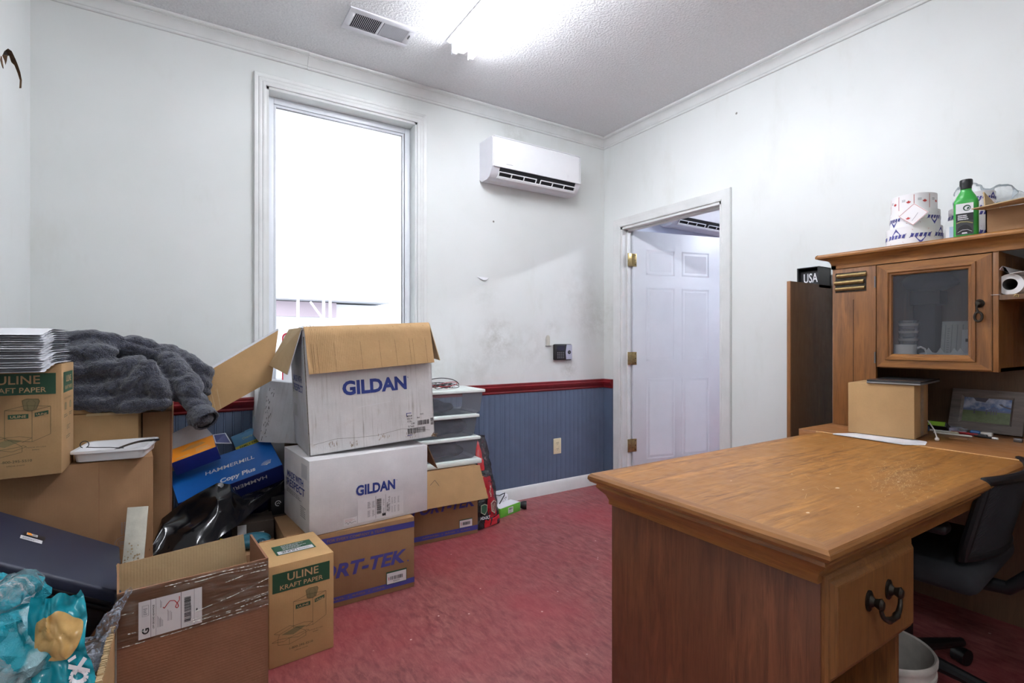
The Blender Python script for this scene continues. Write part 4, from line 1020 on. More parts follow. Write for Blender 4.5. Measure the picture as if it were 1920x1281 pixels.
t = thing('sticky_note_pad', 'small pale lilac note pad behind the lime green package', 'note pad', (2.70, .815, ZT+.0015)); s = MB(); s.box(-.03, .03, -.02, .03, 0, .02, plain('lilac_paper', (176, 172, 196), .6), .001); s.build('pad', t)
t = thing('plastic_case', 'small blue plastic case beside the carton on the worktop', 'case', (2.60, .895, ZT+.0015)); s = MB(); s.box(-.03, .03, -.035, .04, 0, .024, plain('deep_blue_plastic', (34, 66, 118), .35), .008, 3); s.build('case_body', t)
t = thing('glue_bottle', 'small clear capsule bottle lying by the lower left of the picture frame', 'bottle', (2.70, .79, ZT+.0015)); s = MB(); s.lathe([(0, -.03), (.011, -.028), (.012, .01), (.007, .018), (.007, .03), (0, .03)], BINCLEAR, 20, Matrix.Translation((0, 0, .0125)) @ Matrix.Rotation(math.pi/2, 4, 'X')); s.build('bottle_body', t)
t = thing('metal_clip', 'small bright metal binder clip at the right edge of the worktop', 'clip', (2.63, .592, ZT+.0015)); s = MB(); s.box(-.01, .01, -.012, .012, 0, .014, STEELD, .002); s.build('clip', t)
t = thing('charger_cable', 'white cable end with a round plug hanging onto the worktop', 'cable', (2.40, .765, ZT+.0015))
s = MB(); s.tube([(.16, .085, .05), (.12, .068, .058), (.07, .045, .055), (.025, .015, .035), (.003, .001, .012)], .0024, PENW, 10); s.build('cord', t)
s = MB(); bm_ = bmesh.new(); bmesh.ops.create_icosphere(bm_, subdivisions=3, radius=.0075); s.bm(bm_, PENW, Matrix.Translation((0, 0, .0075))); s.build('plug', t)

# ------------------------------------------------------------------ upright wooden side panel and box behind the hutch
t = thing('wooden_panel', 'tall dark wooden side panel standing against the right wall beside the hutch', 'panel', (2.64, 1.36, 0))
s = MB(); s.box(2.448, XR-.022, 1.345, 1.361, 0, 1.434, OAKD, .001); s.build('board', t, world=True)
s = MB(); s.box(2.440, 2.448, 1.344, 1.3615, 0, 1.434, OAKZ, .001); s.build('edge_band', t, world=True, label='lighter oak edge strip')
s = MB(); s.box(2.70, XR-.022, 1.3615, 1.47, 1.40, 1.418, OAKD); s.box(2.70, XR-.022, 1.452, 1.47, 0, 1.40, OAKD); s.build('rear_ledge', t, world=True)
t = thing('display_box', 'small black box with white lettering behind the left corner of the hutch', 'box', (2.765, 1.40, 1.4185), (0, 0, 0))
s = MB(); s.box(-.06, .06, -.055, .055, 0, .004, BLACKP); s.box(.05, .06, -.055, .055, 0, .108, BLACKP); s.box(-.06, .06, -.055, -.048, 0, .108, BLACKP); s.box(-.06, .06, .048, .055, 0, .108, BLACKP); s.box(-.06, .06, -.055, .055, .104, .108, BLACKP); s.build('box_body', t)
s = MB(); f_ = Face(s, (-.035, .045, .03), (0, -1, 0), (0, 0, 1), .0006); f_.rect(-.003, -.03, .095, .06, INKBLK, 0); f_.text('USA', .012, .0, .07, .048, PAPERW, 1, .01); s.build('lettering', t)

# ------------------------------------------------------------------ bucket and office chair in the knee space
t = thing('bucket', 'dirty white plastic bucket on the floor beyond the drawer pedestal', 'bucket', (1.640, .650, 0))
PAIL = plain('dirty_white_pail', (196, 190, 184), .5, var=.22, scale=14)
s = MB(); s.lathe([(r_*.80, z*.82) for r_, z in [(0, .004), (.128, .004), (.131, 0), (.134, .01), (.147, .27), (.152, .272), (.152, .285), (.148, .287), (.149, .305), (.154, .307), (.154, .318), (.149, .320), (.150, .345), (.156, .347), (.157, .362), (.152, .368), (.146, .364), (.143, .34), (.130, .012), (0, .010)]], PAIL, 56); s.build('pail', t, angle=45)
s = MB(); s.tube([(.126*math.cos(a), .126*math.sin(a), .25-.13*math.sin((a-.3)/2.5*math.pi)**2 if .3 < a < 2.8 else .25) for a in [.3+k*.125 for k in range(21)]], .0025, STEELD, 8); s.build('wire_handle', t)
ch = thing('office_chair', 'black mesh-back office chair pushed in under the worktop', 'office chair', (2.045, .745, -.0), (0, 0, 184))
CHB = plain('chair_black', (20, 20, 24), .45, var=.1); CHM = NT('chair_mesh'); co = CHM.coord(rot=(0, .8, 0)); CHM.base(CHM.mix(CHM.ramp(CHM.wave(co, 60, 0, 'X'), .3, .6), lin((10, 10, 13)), lin((40, 40, 48)))); CHM.set(rough=.6); CHM.bump(CHM.wave(co, 60, 0, 'X'), .6, .003)
CHG = plain('chair_seat_grey', (44, 45, 50), .9)
s = MB(); s.box(-.24, .24, -.22, .24, .43, .51, CHG, .035, 4); s.build('seat', ch)
# curved back at local y=-.26..., wide 0.46
def bk(u, v):
    x = -.22+.44*u; z = .535+.225*v; y = .27+.05*(v-.5)-.05*(2*u-1)**2
    return (x, y, z)
s = MB(); s.grid(bk, 24, 16, CHM.m); s.grid(lambda u, v: tuple(Vector(bk(u, v))+Vector((0, .012, 0))), 24, 16, CHM.m); s.build('backrest', ch, angle=60, label='ribbed black mesh back')
s = MB(); pts = [bk(u, v) for u, v in [(.0, k/8) for k in range(9)]+[(k/12, 1) for k in range(1, 13)]+[(1, 1-k/8) for k in range(1, 9)]+[(1-k/12, 0) for k in range(1, 12)]]; s.tube([(x, y+.006, z) for x, y, z in pts], .014, CHB, 10, closed=True); s.build('back_frame', ch)
s = MB(); s.tube([(0, .32, .66), (0, .34, .50), (0, .26, .41), (0, .05, .40)], [.02, .022, .02, .03], CHB, 12); s.build('back_support', ch)
for sg in (-1, 1):
    s = MB(); s.box(sg*.25-.03, sg*.25+.03, -.08, .18, .60, .63, CHB, .012, 3); s.tube([(sg*.25, .05, .60), (sg*.26, .05, .52), (sg*.2, .03, .42)], .016, CHB, 10); s.build('armrest', ch)
s = MB(); s.tube([(0, 0, .43), (0, 0, .10)], .028, CHB, 16); s.build('gas_column', ch)
for k in range(5):
    a = 2*math.pi*k/5+.3; s = MB(); s.tube([(.03*math.cos(a), .03*math.sin(a), .11), (.29*math.cos(a), .29*math.sin(a), .075)], [.024, .015], CHB, 10); s.build('base_arm', ch)
    s = MB(); s.tube([(.29*math.cos(a)-.02*math.sin(a), .29*math.sin(a)+.02*math.cos(a), .029), (.29*math.cos(a)+.02*math.sin(a), .29*math.sin(a)-.02*math.cos(a), .029)], .028, CHB, 16); s.build('caster', ch)
# ------------------------------------------------------------------ cartons against the window wall
def carton(name, label, loc, rot, w, d, h, mat, group=None, cat='cardboard box', bev=.003):
    t = thing(name, label, cat, loc, rot, group)
    s = MB(); s.box(0, w, 0, d, 0, h, mat, bev)
    t['_s'] = 0; del t['_s']
    return t, s
def faces(s, w, d, h, eps=.0007):
    return (Face(s, (0, 0, 0), (1, 0, 0), (0, 0, 1), eps), Face(s, (0, d, 0), (0, -1, 0), (0, 0, 1), eps), Face(s, (w, 0, 0), (0, 1, 0), (0, 0, 1), eps), Face(s, (0, 0, h), (1, 0, 0), (0, 1, 0), eps))
PRINTK = plain('unprinted_kraft', (196, 162, 120), .8)
def uline_front(f, w, h):
    f.rect(.05*w, .73*h, .93*w, .92*h, INKGREEN)
    f.text('ULINE', .27*w, .825*h, .48*w, .075*h, PRINTK, 2, .012); f.text('KRAFT PAPER', .16*w, .75*h, .66*w, .045*h, PRINTK, 2, .010)
    L = .0011
    A = lambda *p: [(x*w, y*h) for x, y in p]
    # tissue box with a paper tuft
    f.line(A((.36, .60), (.36, .34), (.66, .31), (.87, .37), (.87, .62), (.66, .585), (.36, .60)), L, INKLINE); f.line(A((.66, .585), (.66, .31)), L, INKLINE); f.line(A((.36, .60), (.58, .635), (.87, .62)), L, INKLINE)
    f.poly(A((.57, .60), (.55, .68), (.60, .695), (.73, .69), (.745, .67), (.71, .60), (.64, .585)), INKTUFT, 1); f.line(A((.57, .60), (.55, .68), (.60, .695), (.73, .69), (.745, .67), (.71, .60), (.64, .585), (.57, .60)), L, INKLINE, 2)
    f.line(A((.62, .60), (.60, .66), (.63, .68)), L*.7, INKLINE, 2); f.line(A((.68, .60), (.70, .66), (.67, .68)), L*.7, INKLINE, 2)
    f.rect(.395*w, .52*h, .62*w, .56*h, INKGREEN); f.text('ULINE', .42*w, .529*h, .175*w, .022*h, PRINTK, 2, .01)
    f.poly(A((.69, .53), (.845, .55), (.845, .585), (.69, .567)), INKGREEN); f.text('ULINE', .705*w, .544*h, .125*w, .02*h, PRINTK, 2, .01)
    # open box
    f.line(A((.13, .27), (.13, .215), (.30, .19), (.55, .225), (.55, .275)), L, INKLINE); f.line(A((.30, .19), (.30, .255)), L, INKLINE)
    f.poly(A((.18, .305), (.42, .345), (.55, .325), (.36, .275)), INKTUFT)
    f.line(A((.13, .27), (.30, .255), (.55, .275), (.36, .36), (.15, .315), (.13, .27)), L, INKLINE, 2); f.line(A((.13, .27), (.04, .255), (.22, .235), (.30, .255), (.44, .235), (.60, .27), (.55, .285)), L, INKLINE, 2); f.line(A((.15, .315), (.07, .335), (.30, .375), (.36, .36), (.52, .365), (.66, .345), (.55, .31)), L, INKLINE, 2)
    f.text('MADE IN USA', .60*w, .255*h, .22*w, .010*h, INKLINE); f.lines(.66*w, .235*h, .78*w, .245*h, 1, INKLINE)
    f.text('1-800-295-5510', .30*w, .135*h, .36*w, .022*h, INKLINE, 2, .01); f.text('uline.com', .38*w, .105*h, .20*w, .013*h, INKLINE)
def uline_side(f, d, h):
    f.rect(.10*d, .73*h, .90*d, .92*h, INKGREEN); f.text('ULINE', .30*d, .825*h, .42*d, .06*h, PRINTK, 2, .01); f.text('KRAFT PAPER', .2*d, .755*h, .6*d, .035*h, PRINTK, 2, .008)
    f.text('HOW TO DISPENSE:', .15*d, .665*h, .6*d, .016*h, INKLINE)
    for x in (.28, .68):
        f.poly([((x+.09*math.cos(a))*d, (.60+.035*math.sin(a))*h) for a in [k*math.pi/8 for k in range(16)]], INKTUFT); f.line([((x-.10)*d, .57*h), ((x+.10)*d, .57*h), ((x+.07)*d, .63*h), ((x-.07)*d, .63*h), ((x-.10)*d, .57*h)], .001, INKLINE)
    f.lines(.12*d, .50*h, .44*d, .535*h, 2, INKLINE, 1); f.lines(.55*d, .50*h, .85*d, .535*h, 2, INKLINE, 2)
    f.line([(.5*d+.03*math.cos(a)*1.0, .40*h+.03*math.sin(a)) for a in [k*math.pi/2 for k in range(5)]], .001, INKLINE); f.lines(.36*d, .375*h, .64*d, .42*h, 3, INKLINE, 5); f.lines(.30*d, .29*h, .7*d, .325*h, 2, INKLINE, 6)

t, s = carton('paper_carton', 'kraft carton with green printed panel standing on the floor, beside the open carton', (.244, 1.952, 0), (0, 0, 4.7), .224, .26, .357, board('light_kraft', (186, 150, 104), seed=9))
f = faces(s, .224, .26, .357); uline_front(f[0], .224, .357)
s.build('carton_body', t)
s = MB(); F3 = Face(s, (0, 0, .357), (1, 0, 0), (0, 1, 0), .0010); F3.poly([(.045, .085), (.185, .085), (.185, .18), (.045, .18)], INKGREEN, 1); F3.rect(.052, .088, .178, .118, LABELW, 2)
def flip(f, t_, x, y, w_, h_, m): f.text(t_, x+w_, y+h_, w_, h_, m, 3, .01, rot=2)
flip(F3, 'ULINE', .065, .093, .055, .020, INKBLK); F3.lines(.125, .095, .17, .11, 2, INKGREY, 3, 3)
for k in range(4): F3.lines(.075, .126+.012*k, .165, .134+.012*k, 1, LABELW, k, 3, .5)
s.build('top_label', t, label='green and white label on the carton lid')
s = MB(); s.box(.02, .07, .258, .264, .352, .3595, KRAFTD, .001); s.box(.12, .17, .258, .264, .352, .3595, KRAFTD, .001); s.build('lid_tab', t)

t, s = carton('paper_carton', 'kraft carton with green printed panel under the pile of white mailers', (-.541, 2.150, .7225), (0, 0, 0), .208, .20, .350, board('mid_kraft', (172, 138, 98), seed=12))
f = faces(s, .208, .20, .350); uline_front(f[0], .208, .350); uline_side(f[2], .20, .350); s.build('carton_body', t)

# pile of bubble mailers
MAIL = plain('white_poly_mailer', (232, 233, 238), .35, var=.02); MAIL2 = plain('mailer_grey_side', (150, 152, 162), .5, var=.06)
def mailer_mesh(seed):
    s = MB(); r = random.Random(seed); w_, d_ = .222, .39
    def P(u, v, top):
        x = -w_/2+w_*u; y = -d_/2+d_*v
        droop = -.030*max(0, .40-v)**1.3*2.2
        e = min(u, 1-u, v, 1-v); th = (.0019+.0004*math.sin(u*17+seed*2)*math.sin(v*11+seed))*(1-math.exp(-e*60))
        return (x+.0015*math.sin(v*50+seed*2), y+.0022*math.sin(u*45+seed*3)*(1 if v < .03 else 0), droop+(th if top else -th)+.003)
    s.grid(lambda u, v: P(u, v, True), 14, 22, MAIL); s.grid(lambda u, v: P(u, 1-v, False), 14, 22, MAIL2)
    return s
zz = 1.0740; sheets = [mailer_mesh(k).build('bubble_mailer', angle=60) for k in range(4)]
R_ = random.Random(2); nm_ = 17
for k in range(nm_):
    if k < 4: o = sheets[k]
    else: o = sheets[k % 4].copy(); COL.objects.link(o)
    o.location = (-.452+R_.uniform(-.004, .004), 2.135+R_.uniform(-.009, .006)-.0004*k, zz+k*.0066); o.rotation_euler = (0, 0, math.radians(R_.uniform(-.8, .8)))
    tag(o, 'white bubble mailer in the pile on top of the green-printed carton, below the top one', 'mailer', 'white mailers piled on the left carton')
o['label'] = 'topmost white bubble mailer of the pile, marked with a small blue logo'
s = MB(); f_ = Face(s, (0, 0, .0062), (1, 0, 0), (0, 1, 0), .0012); f_.poly([(-.035, -.15), (-.018, -.14), (-.010, -.12), (-.028, -.128), (-.040, -.143)], INKNAVY); f_.line([(.05, -.05), (.09, .06)], .002, INKRED); lg = s.build('printed_logo', o)

t, s = carton('large_carton', 'large brown carton at the far left under the white tray', (-.548, 2.262, 0), (0, 0, 4.2), .448, .215, .722, KRAFTD)
f = faces(s, .448, .215, .722); f[0].rect(.293, .0, .294, .722, KRAFTR)
for k in range(5): f[0].lines(.355+.008*k, .455, .361+.008*k, .50, 8, INKGREY, k)
f[0].line([(.365+.028*math.cos(a), .425+.022*math.sin(a)) for a in [k*math.pi/10 for k in range(21)]], .0012, INKGREY); f[0].line([(.365+.020*math.cos(a), .425+.015*math.sin(a)) for a in [k*math.pi/10 for k in range(21)]], .0009, INKGREY); f[0].lines(.350, .418, .380, .433, 3, INKGREY, 4)
s.build('carton_body', t)
t, s = carton('large_carton', 'brown carton behind the white tray, with the grey jacket on it', (-.52, 2.525, 0), (0, 0, -2), .362, .36, .865, KRAFT); s.build('carton_body', t)
s = MB(); s.box(.20, .355, -.001, .02, .858, .868, KRAFTIN, .001); s.build('lifted_tape', t)
t, s = carton('tall_carton', 'narrow shaded brown carton right of the carton that carries the jacket', (-.150, 2.60, 0), (0, 0, 0), .100, .40, .85, KRAFTD)
s.box(.094, .1005, -.0006, .01, 0, .85, KRAFTR); s.build('carton_body', t)
t, s = carton('small_carton', 'small kraft carton with a white label end, between the green-printed carton and the jacket', (-.405, 2.532, .8665), (0, 0, -3), .105, .09, .055, KRAFT)
f = faces(s, .105, .09, .055); f[0].rect(.088, .008, .103, .050, LABELW); f[0].bars(.089, .010, .102, .048, INKGREY, False, 4, 12); s.build('carton_body', t)

# white tray with a strap and a wire on it
t = thing('plastic_tray', 'shallow white plastic tray lying on the large brown carton', 'tray', (-.212, 2.372, .7235), (0, 0, -8))
s = MB(); w_, d_, hh = .104, .105, .038
def tr(k, z, r_=.018): return [(x, y, z) for x, y in [(sx*(w_*k-r_)+r_*math.cos(a), sy*(d_*k-r_)+r_*math.sin(a)) for sx, sy, a0 in ((1, 1, 0), (-1, 1, 90), (-1, -1, 180), (1, -1, 270)) for a in [math.radians(a0+22.5*q) for q in range(5)]]]
rings = [tr(.84, 0), tr(.93, .004), tr(.99, hh), tr(1.06, hh+.001), tr(1.07, hh-.004), tr(1.06, hh+.004), tr(.97, hh+.003), tr(.90, .006), tr(.5, .004)]
n = 20; vs = [v for r_ in rings for v in r_]
s.add(vs, [(k*n+j, k*n+(j+1) % n, (k+1)*n+(j+1) % n, (k+1)*n+j) for k in range(len(rings)-1) for j in range(n)]+[tuple(range(n))[::-1], tuple(8*n+j for j in range(n))], WHITEP); s.build('tray_body', t, angle=40)
t = thing('black_strap', 'curved black plastic strip lying in the white tray', 'strip', (-.18, 2.40, .73))
s = MB(); s.grid(lambda u, v: (-.075+.17*u, -.055+.040*v+.03*u+.012*math.sin(u*3), .036*math.sin(min(1, u*1.15)*math.pi*.55)+.001), 24, 2, BLACKP); s.grid(lambda u, v: (-.075+.17*u, -.055+.040*(1-v)+.03*u+.012*math.sin(u*3), .036*math.sin(min(1, u*1.15)*math.pi*.55)-.001), 24, 2, BLACKP); s.build('strip', t)
t = thing('wire', 'thin black wire with a small loop over the corner of the white tray', 'wire', (-.29, 2.31, .768))
s = MB(); s.tube([(.10, .02, -.012), (.06, .0, -.002), (.02, -.012, .004), (.0, -.016, .008)]+[(-.006+.012*math.cos(a), -.016, .018+.012*math.sin(a)) for a in [-1.2+k*.5 for k in range(12)]], .0014, BLACKP, 8); s.build('wire_loop', t)
t = thing('sticker_sheet', 'small purple and white sticker lying in the white tray', 'sticker', (-.235, 2.385, .7290)); s = MB(); s.box(-.03, .03, -.015, .015, 0, .001, PAPERW); s.box(-.02, .02, -.008, .01, .001, .0014, plain('purple_print', (96, 70, 140), .5)); s.build('sticker', t)

# ------------------------------------------------------------------ jacket
FL = NT('grey_fleece'); co = FL.coord(); n1 = FL.noise(co, 210, 4, .7); n2 = FL.noise(co, 42, 4, .7)
FL.base(FL.mix(FL.ramp(FL.math('ADD', FL.math('MULTIPLY', n1, .6), FL.math('MULTIPLY', n2, .4)), .40, .62), lin((17, 19, 29)), lin((76, 80, 98)))); FL.set(rough=1, spec=.1, sheen=.5)
b_ = FL.bump(n1, 1.0, .006); FL.bump(n2, .8, .01, b_); FL = FL.m
t = thing('fleece_jacket', 'dark grey fluffy fleece jacket heaped on the brown cartons below the window wall', 'jacket', (-.17, 2.66, .868))
P = [((-.32, 2.74, 1.07), (.14, .12, .10)), ((-.16, 2.76, 1.03), (.17, .12, .11)), ((-.22, 2.66, .985), (.20, .12, .115)), ((-.04, 2.72, .99), (.12, .12, .10)), ((-.13, 2.58, .96), (.09, .08, .085)),
     ((-.42, 2.62, 1.14), (-.30, 2.60, 1.145), .036, .040), ((-.30, 2.60, 1.145), (-.20, 2.62, 1.13), .040, .040), ((-.20, 2.62, 1.13), (-.06, 2.64, 1.085), .040, .044), ((-.06, 2.64, 1.085), (.06, 2.62, 1.01), .046, .046), ((.06, 2.62, 1.01), (.065, 2.60, .94), .044, .034), ((.06, 2.60, .96), (.0, 2.58, .90), .03, .03),
     ((-.40, 2.56, 1.09), (-.26, 2.55, 1.10), .028, .034), ((-.40, 2.54, 1.02), (-.22, 2.52, 1.04), .032, .034), ((-.22, 2.52, 1.04), (-.15, 2.53, 1.06), .032, .026),
     ((-.40, 2.55, .96), (-.26, 2.52, .955), .034, .030), ((-.26, 2.52, .955), (-.20, 2.52, .99), .03, .026), ((-.36, 2.53, .91), (-.24, 2.50, .905), .028, .028),
     ((-.21, 2.50, .92), (-.165, 2.49, .985), .026, .028), ((-.165, 2.49, .985), (-.125, 2.50, 1.045), .028, .032), ((-.125, 2.50, 1.045), (-.105, 2.49, .98), .032, .036), ((-.105, 2.49, .98), (-.075, 2.48, .908), .036, .030), ((-.15, 2.51, .95), (.05, .035, .06)),
     ((-.30, 2.52, .895), (-.20, 2.49, .893), .022, .026), ((-.20, 2.49, .893), (-.075, 2.482, .893), .026, .028),
     ((-.06, 2.57, 1.06), (-.01, 2.53, 1.00), .040, .044), ((-.01, 2.53, 1.00), (.02, 2.49, .935), .046, .046), ((.02, 2.49, .935), (.042, 2.465, .87), .046, .042), ((.042, 2.465, .87), (.052, 2.452, .838), .046, .046), ((-.03, 2.54, .95), (.05, .05, .06))]
def fz(c):
    q = Vector((c.x*1.0, c.y*.6, c.z*1.6)); a = noise.noise(q*8+Vector((3, 1, 7))); b = noise.noise(q*19)
    return -.011*(1-min(1, abs(a)*3.2))-.0035*(1-min(1, abs(b)*3))
P = [(c[0], c[1], c[2]+.008, c[3]+.008) if len(c) == 4 else c for c in P]
vs, fs = blob(P, .0065, 3, ((.006, 11), (.0022, 80)), 1, fz)
s = MB(); s.add(vs, fs, FL); s.build('jacket_body', t, world=True, angle=80)
c0, c1 = Vector((.048, 2.456, .856)), Vector((.072, 2.418, .822)); dd = (c1-c0).normalized()
s = MB(); R1 = .047
prof_ = [(c0-dd*.02, R1*.8), (c0, R1*1.0), (c0+dd*.012, R1*.97), (c0+dd*.02, R1*1.03), (c1-dd*.008, R1*1.08), (c1, R1*1.04), (c1+dd*.004, R1*.95), (c1, R1*.84), (c1-dd*.01, R1*.78), (c1-dd*.05, R1*.6)]
s.tube([p for p, r_ in prof_[:6]], [r_ for p, r_ in prof_[:6]], FL, 44, cap=False)
ax = dd.cross(Vector((0, 0, 1))).normalized(); ay = ax.cross(dd).normalized()
def rg_(p, r_): return [p+(ax*math.cos(a)+ay*math.sin(a))*r_ for a in [2*math.pi*k/44 for k in range(44)]]
LN = plain('sleeve_lining', (24, 25, 32), .95)
for (p0, r0), (p1, r1), m_ in zip(prof_[5:], prof_[6:], (FL, FL, LN, LN)): s.add(rg_(p0, r0)+rg_(p1, r1), [(k, (k+1) % 44, 44+(k+1) % 44, 44+k) for k in range(44)], m_)
s.add(rg_(*prof_[-1]), [tuple(range(44))], LN)
s.v = [v+Vector((noise.noise(v*55), noise.noise(v*55+Vector((5, 0, 0))), noise.noise(v*55+Vector((9, 0, 0)))))*.004 for v in s.v]
s.build('sleeve_cuff', t, world=True, angle=80)

# ------------------------------------------------------------------ big cartons in the middle
def flap(t, a, b, c, d, m, m2=None, th=.0035, nm='flap', crease=None, label=None):
    """flap sheet, hinge a-b, outer edge d-c (a-b-c-d around the visible face)"""
    s = MB(); s.panel(a, b, c, d, th, m, m2 or m)
    if crease:
        A, B, Cc, D_ = map(Vector, (a, b, c, d)); n = (B-A).cross(D_-A).normalized()
        for q in crease:
            p0 = A.lerp(B, q); p1 = D_.lerp(Cc, q+.004); e = (B-A).normalized()*.0012
            s.add([p0-e+n*.0003, p0+e+n*.0003, p1+e+n*.0003, p1-e+n*.0003], [(0, 1, 2, 3)], EDGEK)
    k = {'label': label} if label else {}
    return s.build(nm, t, smooth=False, **k)
def sport(s, w, d, h, z0=.13, lh=.055):
    f = Face(s, (0, 0, 0), (1, 0, 0), (0, 0, 1), .0007)
    f.rect(0, .022, w, .046, INKNAVY); f.rect(0, h-.047, w, h-.020, INKNAVY)
    f.text('FOR EVERY COMPANY & TEAM', .16, h-.040, .25, .012, SPORTK, 2, .01); f.text('APPAREL  |  BAGS  |  CAPS', .14, .029, .27, .009, SPORTK, 2, .005)
    f.text('SPORT-TEK', .025, z0, w-.075, lh, INKNAVY, 2, .035, slant=.28); f.text('.', w-.035, z0, .007, .007, INKNAVY)
t, s = carton('apparel_carton', 'brown carton with violet lettering on the floor, lowest of the front stack', (.347, 2.256, 0), (0, 0, 0), .553, .35, .326, SPORTK)
sport(s, .553, .35, .326, .125, .062); s.build('carton_body', t)
s = MB(); f_ = Face(s, (0, 0, 0), (1, 0, 0), (0, 0, 1), .0012); f_.rect(.418, .040, .515, .098, INKGREEN, 1); f_.rect(.421, .043, .512, .092, LABELW, 2); f_.bars(.436, .060, .495, .076, INKBLK, True, 5, 22, 3); f_.text('93377', .450, .049, .03, .007, INKBLK, 3); f_.rect(.428, .060, .431, .074, INKRED, 3); s.build('shipping_label', t, label='white barcode label with green edge')
t, s = carton('apparel_carton', 'brown carton with violet lettering under the clear storage bins', (1.005, 2.696, 0), (0, 0, -1.5), .467, .36, .405, SPORTK)
f = Face(s, (0, 0, 0), (1, 0, 0), (0, 0, 1), .0007); f.rect(0, .022, .467, .050, INKNAVY); f.text('APPAREL  |  BAGS  |  CAPS', .115, .030, .30, .010, SPORTK, 2, .005)
f.text('SPORT-TEK', -.0+.012, .165, .43, .062, INKNAVY, 2, .035, slant=.28); s.build('carton_body', t)
s = MB(); f_ = Face(s, (0, 0, 0), (1, 0, 0), (0, 0, 1), .0012); f_.rect(.345, .050, .430, .098, INKGREEN, 1); f_.rect(.347, .052, .428, .093, LABELW, 2); f_.bars(.365, .064, .415, .082, INKBLK, True, 8, 20, 3); f_.rect(.355, .064, .358, .082, INKRED, 3); s.build('shipping_label', t, label='white barcode label with green edge')
fl = flap(t, (-.0, -.002, .406), (.0, -.050, .212), (.508, -.055, .215), (.478, -.002, .406), KRAFT, nm='flap', label='light kraft flap hanging over the front')
s = MB(); f_ = Face(s, (0, -.003, .405), (1, 0, 0), (0, -.24, -.97), .001); 
F4 = Face(s, (0, -.0505, .212), (1, 0, 0), (0, .24, .97), .0012); F4.line([(.155, .125), (.185, .15), (.225, .09)], .0022, INKBLK); s.build('pen_mark', t)

GH = .316
t, s = carton('shirt_carton', 'cleaner white carton with blue lettering, middle of the front stack', (.434, 2.250, .3275), (0, 0, 5.6), .555, .389, GH, WBOX2)
f = faces(s, .555, .389, GH)
f[0].text('GILDAN', .200, .133, .186, .047, INKBLUE, 2, .04); f[0].text('TM', .389, .172, .008, .004, INKBLUE, 2)
f[1].text('MADE WITH', .06, .19, .25, .030, INKBLUE, 2, .02); f[1].text('RESPECT', .06, .150, .27, .034, INKBLUE, 2, .02); f[1].lines(.05, .120, .30, .142, 3, INKGREY, 3); f[1].bars(.035, .145, .055, .185, INKBLK, False, 2, 12); f[1].rect(.28, .23, .36, .29, WBOX3); f[1].lines(.27, .06, .35, .11, 6, INKGREY, 8)
s.build('carton_body', t)
s = MB(); f_ = Face(s, (0, 0, 0), (1, 0, 0), (0, 0, 1), .0012); lx = .208
f_.rect(lx, .012, lx+.22, .120, LABELW, 1)
f_.rect(lx+.082, .018, lx+.0832, .118, INKBLK, 2); f_.rect(lx+.130, .018, lx+.1312, .118, INKBLK, 2); f_.bars(lx+.088, .034, lx+.110, .105, INKBLK, False, 6, 30, 2); f_.rect(lx+.114, .022, lx+.130, .034, INKBLK, 2)
f_.text('TSG FL 17-G', lx+.152, .035, .07, .008, INKBLK, 2, .01, rot=1); f_.bars(lx+.136, .04, lx+.143, .08, INKBLK, False, 9, 18, 2)
for k, (a, b) in enumerate(((.045, .06), (.066, .08), (.118, .125), (.160, .166), (.172, .180), (.19, .2))): 
    for q in range(2): f_.lines(lx+a, .03+.04*q, lx+b, .06+.04*q, 6, INKGREY, k*2+q, 2)
s.build('shipping_label', t, label='white shipping label with barcode')
s = MB(); f_ = Face(s, (0, 0, 0), (1, 0, 0), (0, 0, 1), .0012); f_.rect(.145, .012, .205, .045, LABELW, 1); f_.lines(.15, .03, .20, .042, 3, INKRED, 2, 2, .2); f_.line([(.152, .024), (.158, .028), (.164, .018), (.172, .027), (.18, .020), (.192, .026), (.2, .024)], .0012, INKBLK, 2); s.build('handwritten_label', t)
flap(t, (.556, .002, GH-.001), (.640, .05, GH-.135), (.640, .28, GH-.10), (.556, .28, GH-.001), WBOX3, EDGEK)

GU = .557
t, s = carton('shirt_carton', 'worn white carton with large blue lettering, open on top of the front stack', (.450, 2.335, .648), (0, -3.0, -1.3), .583, .377, GU, WBOX)
s = MB(); w_, d_, th = .583, .377, .004
s.box(0, w_, 0, th, 0, GU, WBOX); s.box(0, w_, d_-th, d_, 0, GU, WBOX); s.box(0, th, 0, d_, 0, GU, WBOX3); s.box(w_-th, w_, 0, d_, 0, GU, WBOX); s.box(0, w_, 0, d_, 0, th, WBOX)
f = faces(s, w_, d_, GU)
f[0].text('GILDAN', .155, .245, .298, .066, INKBLUE, 2, .042); f[0].text('R', .458, .298, .006, .007, INKBLUE, 2)
f[1].text('MADE WITH', .07, .31, .23, .030, INKBLUE, 2, .02); f[1].text('RESPECT', .07, .265, .25, .034, INKBLUE, 2, .02); f[1].bars(.035, .255, .065, .32, INKBLK, False, 2, 16); f[1].rect(.04, .14, .12, .20, plain('grey_print_block', (170, 174, 174), .6)); f[1].rect(.015, .225, .16, .285, plain('grey_tape_patch', (182, 184, 182), .5), .5)
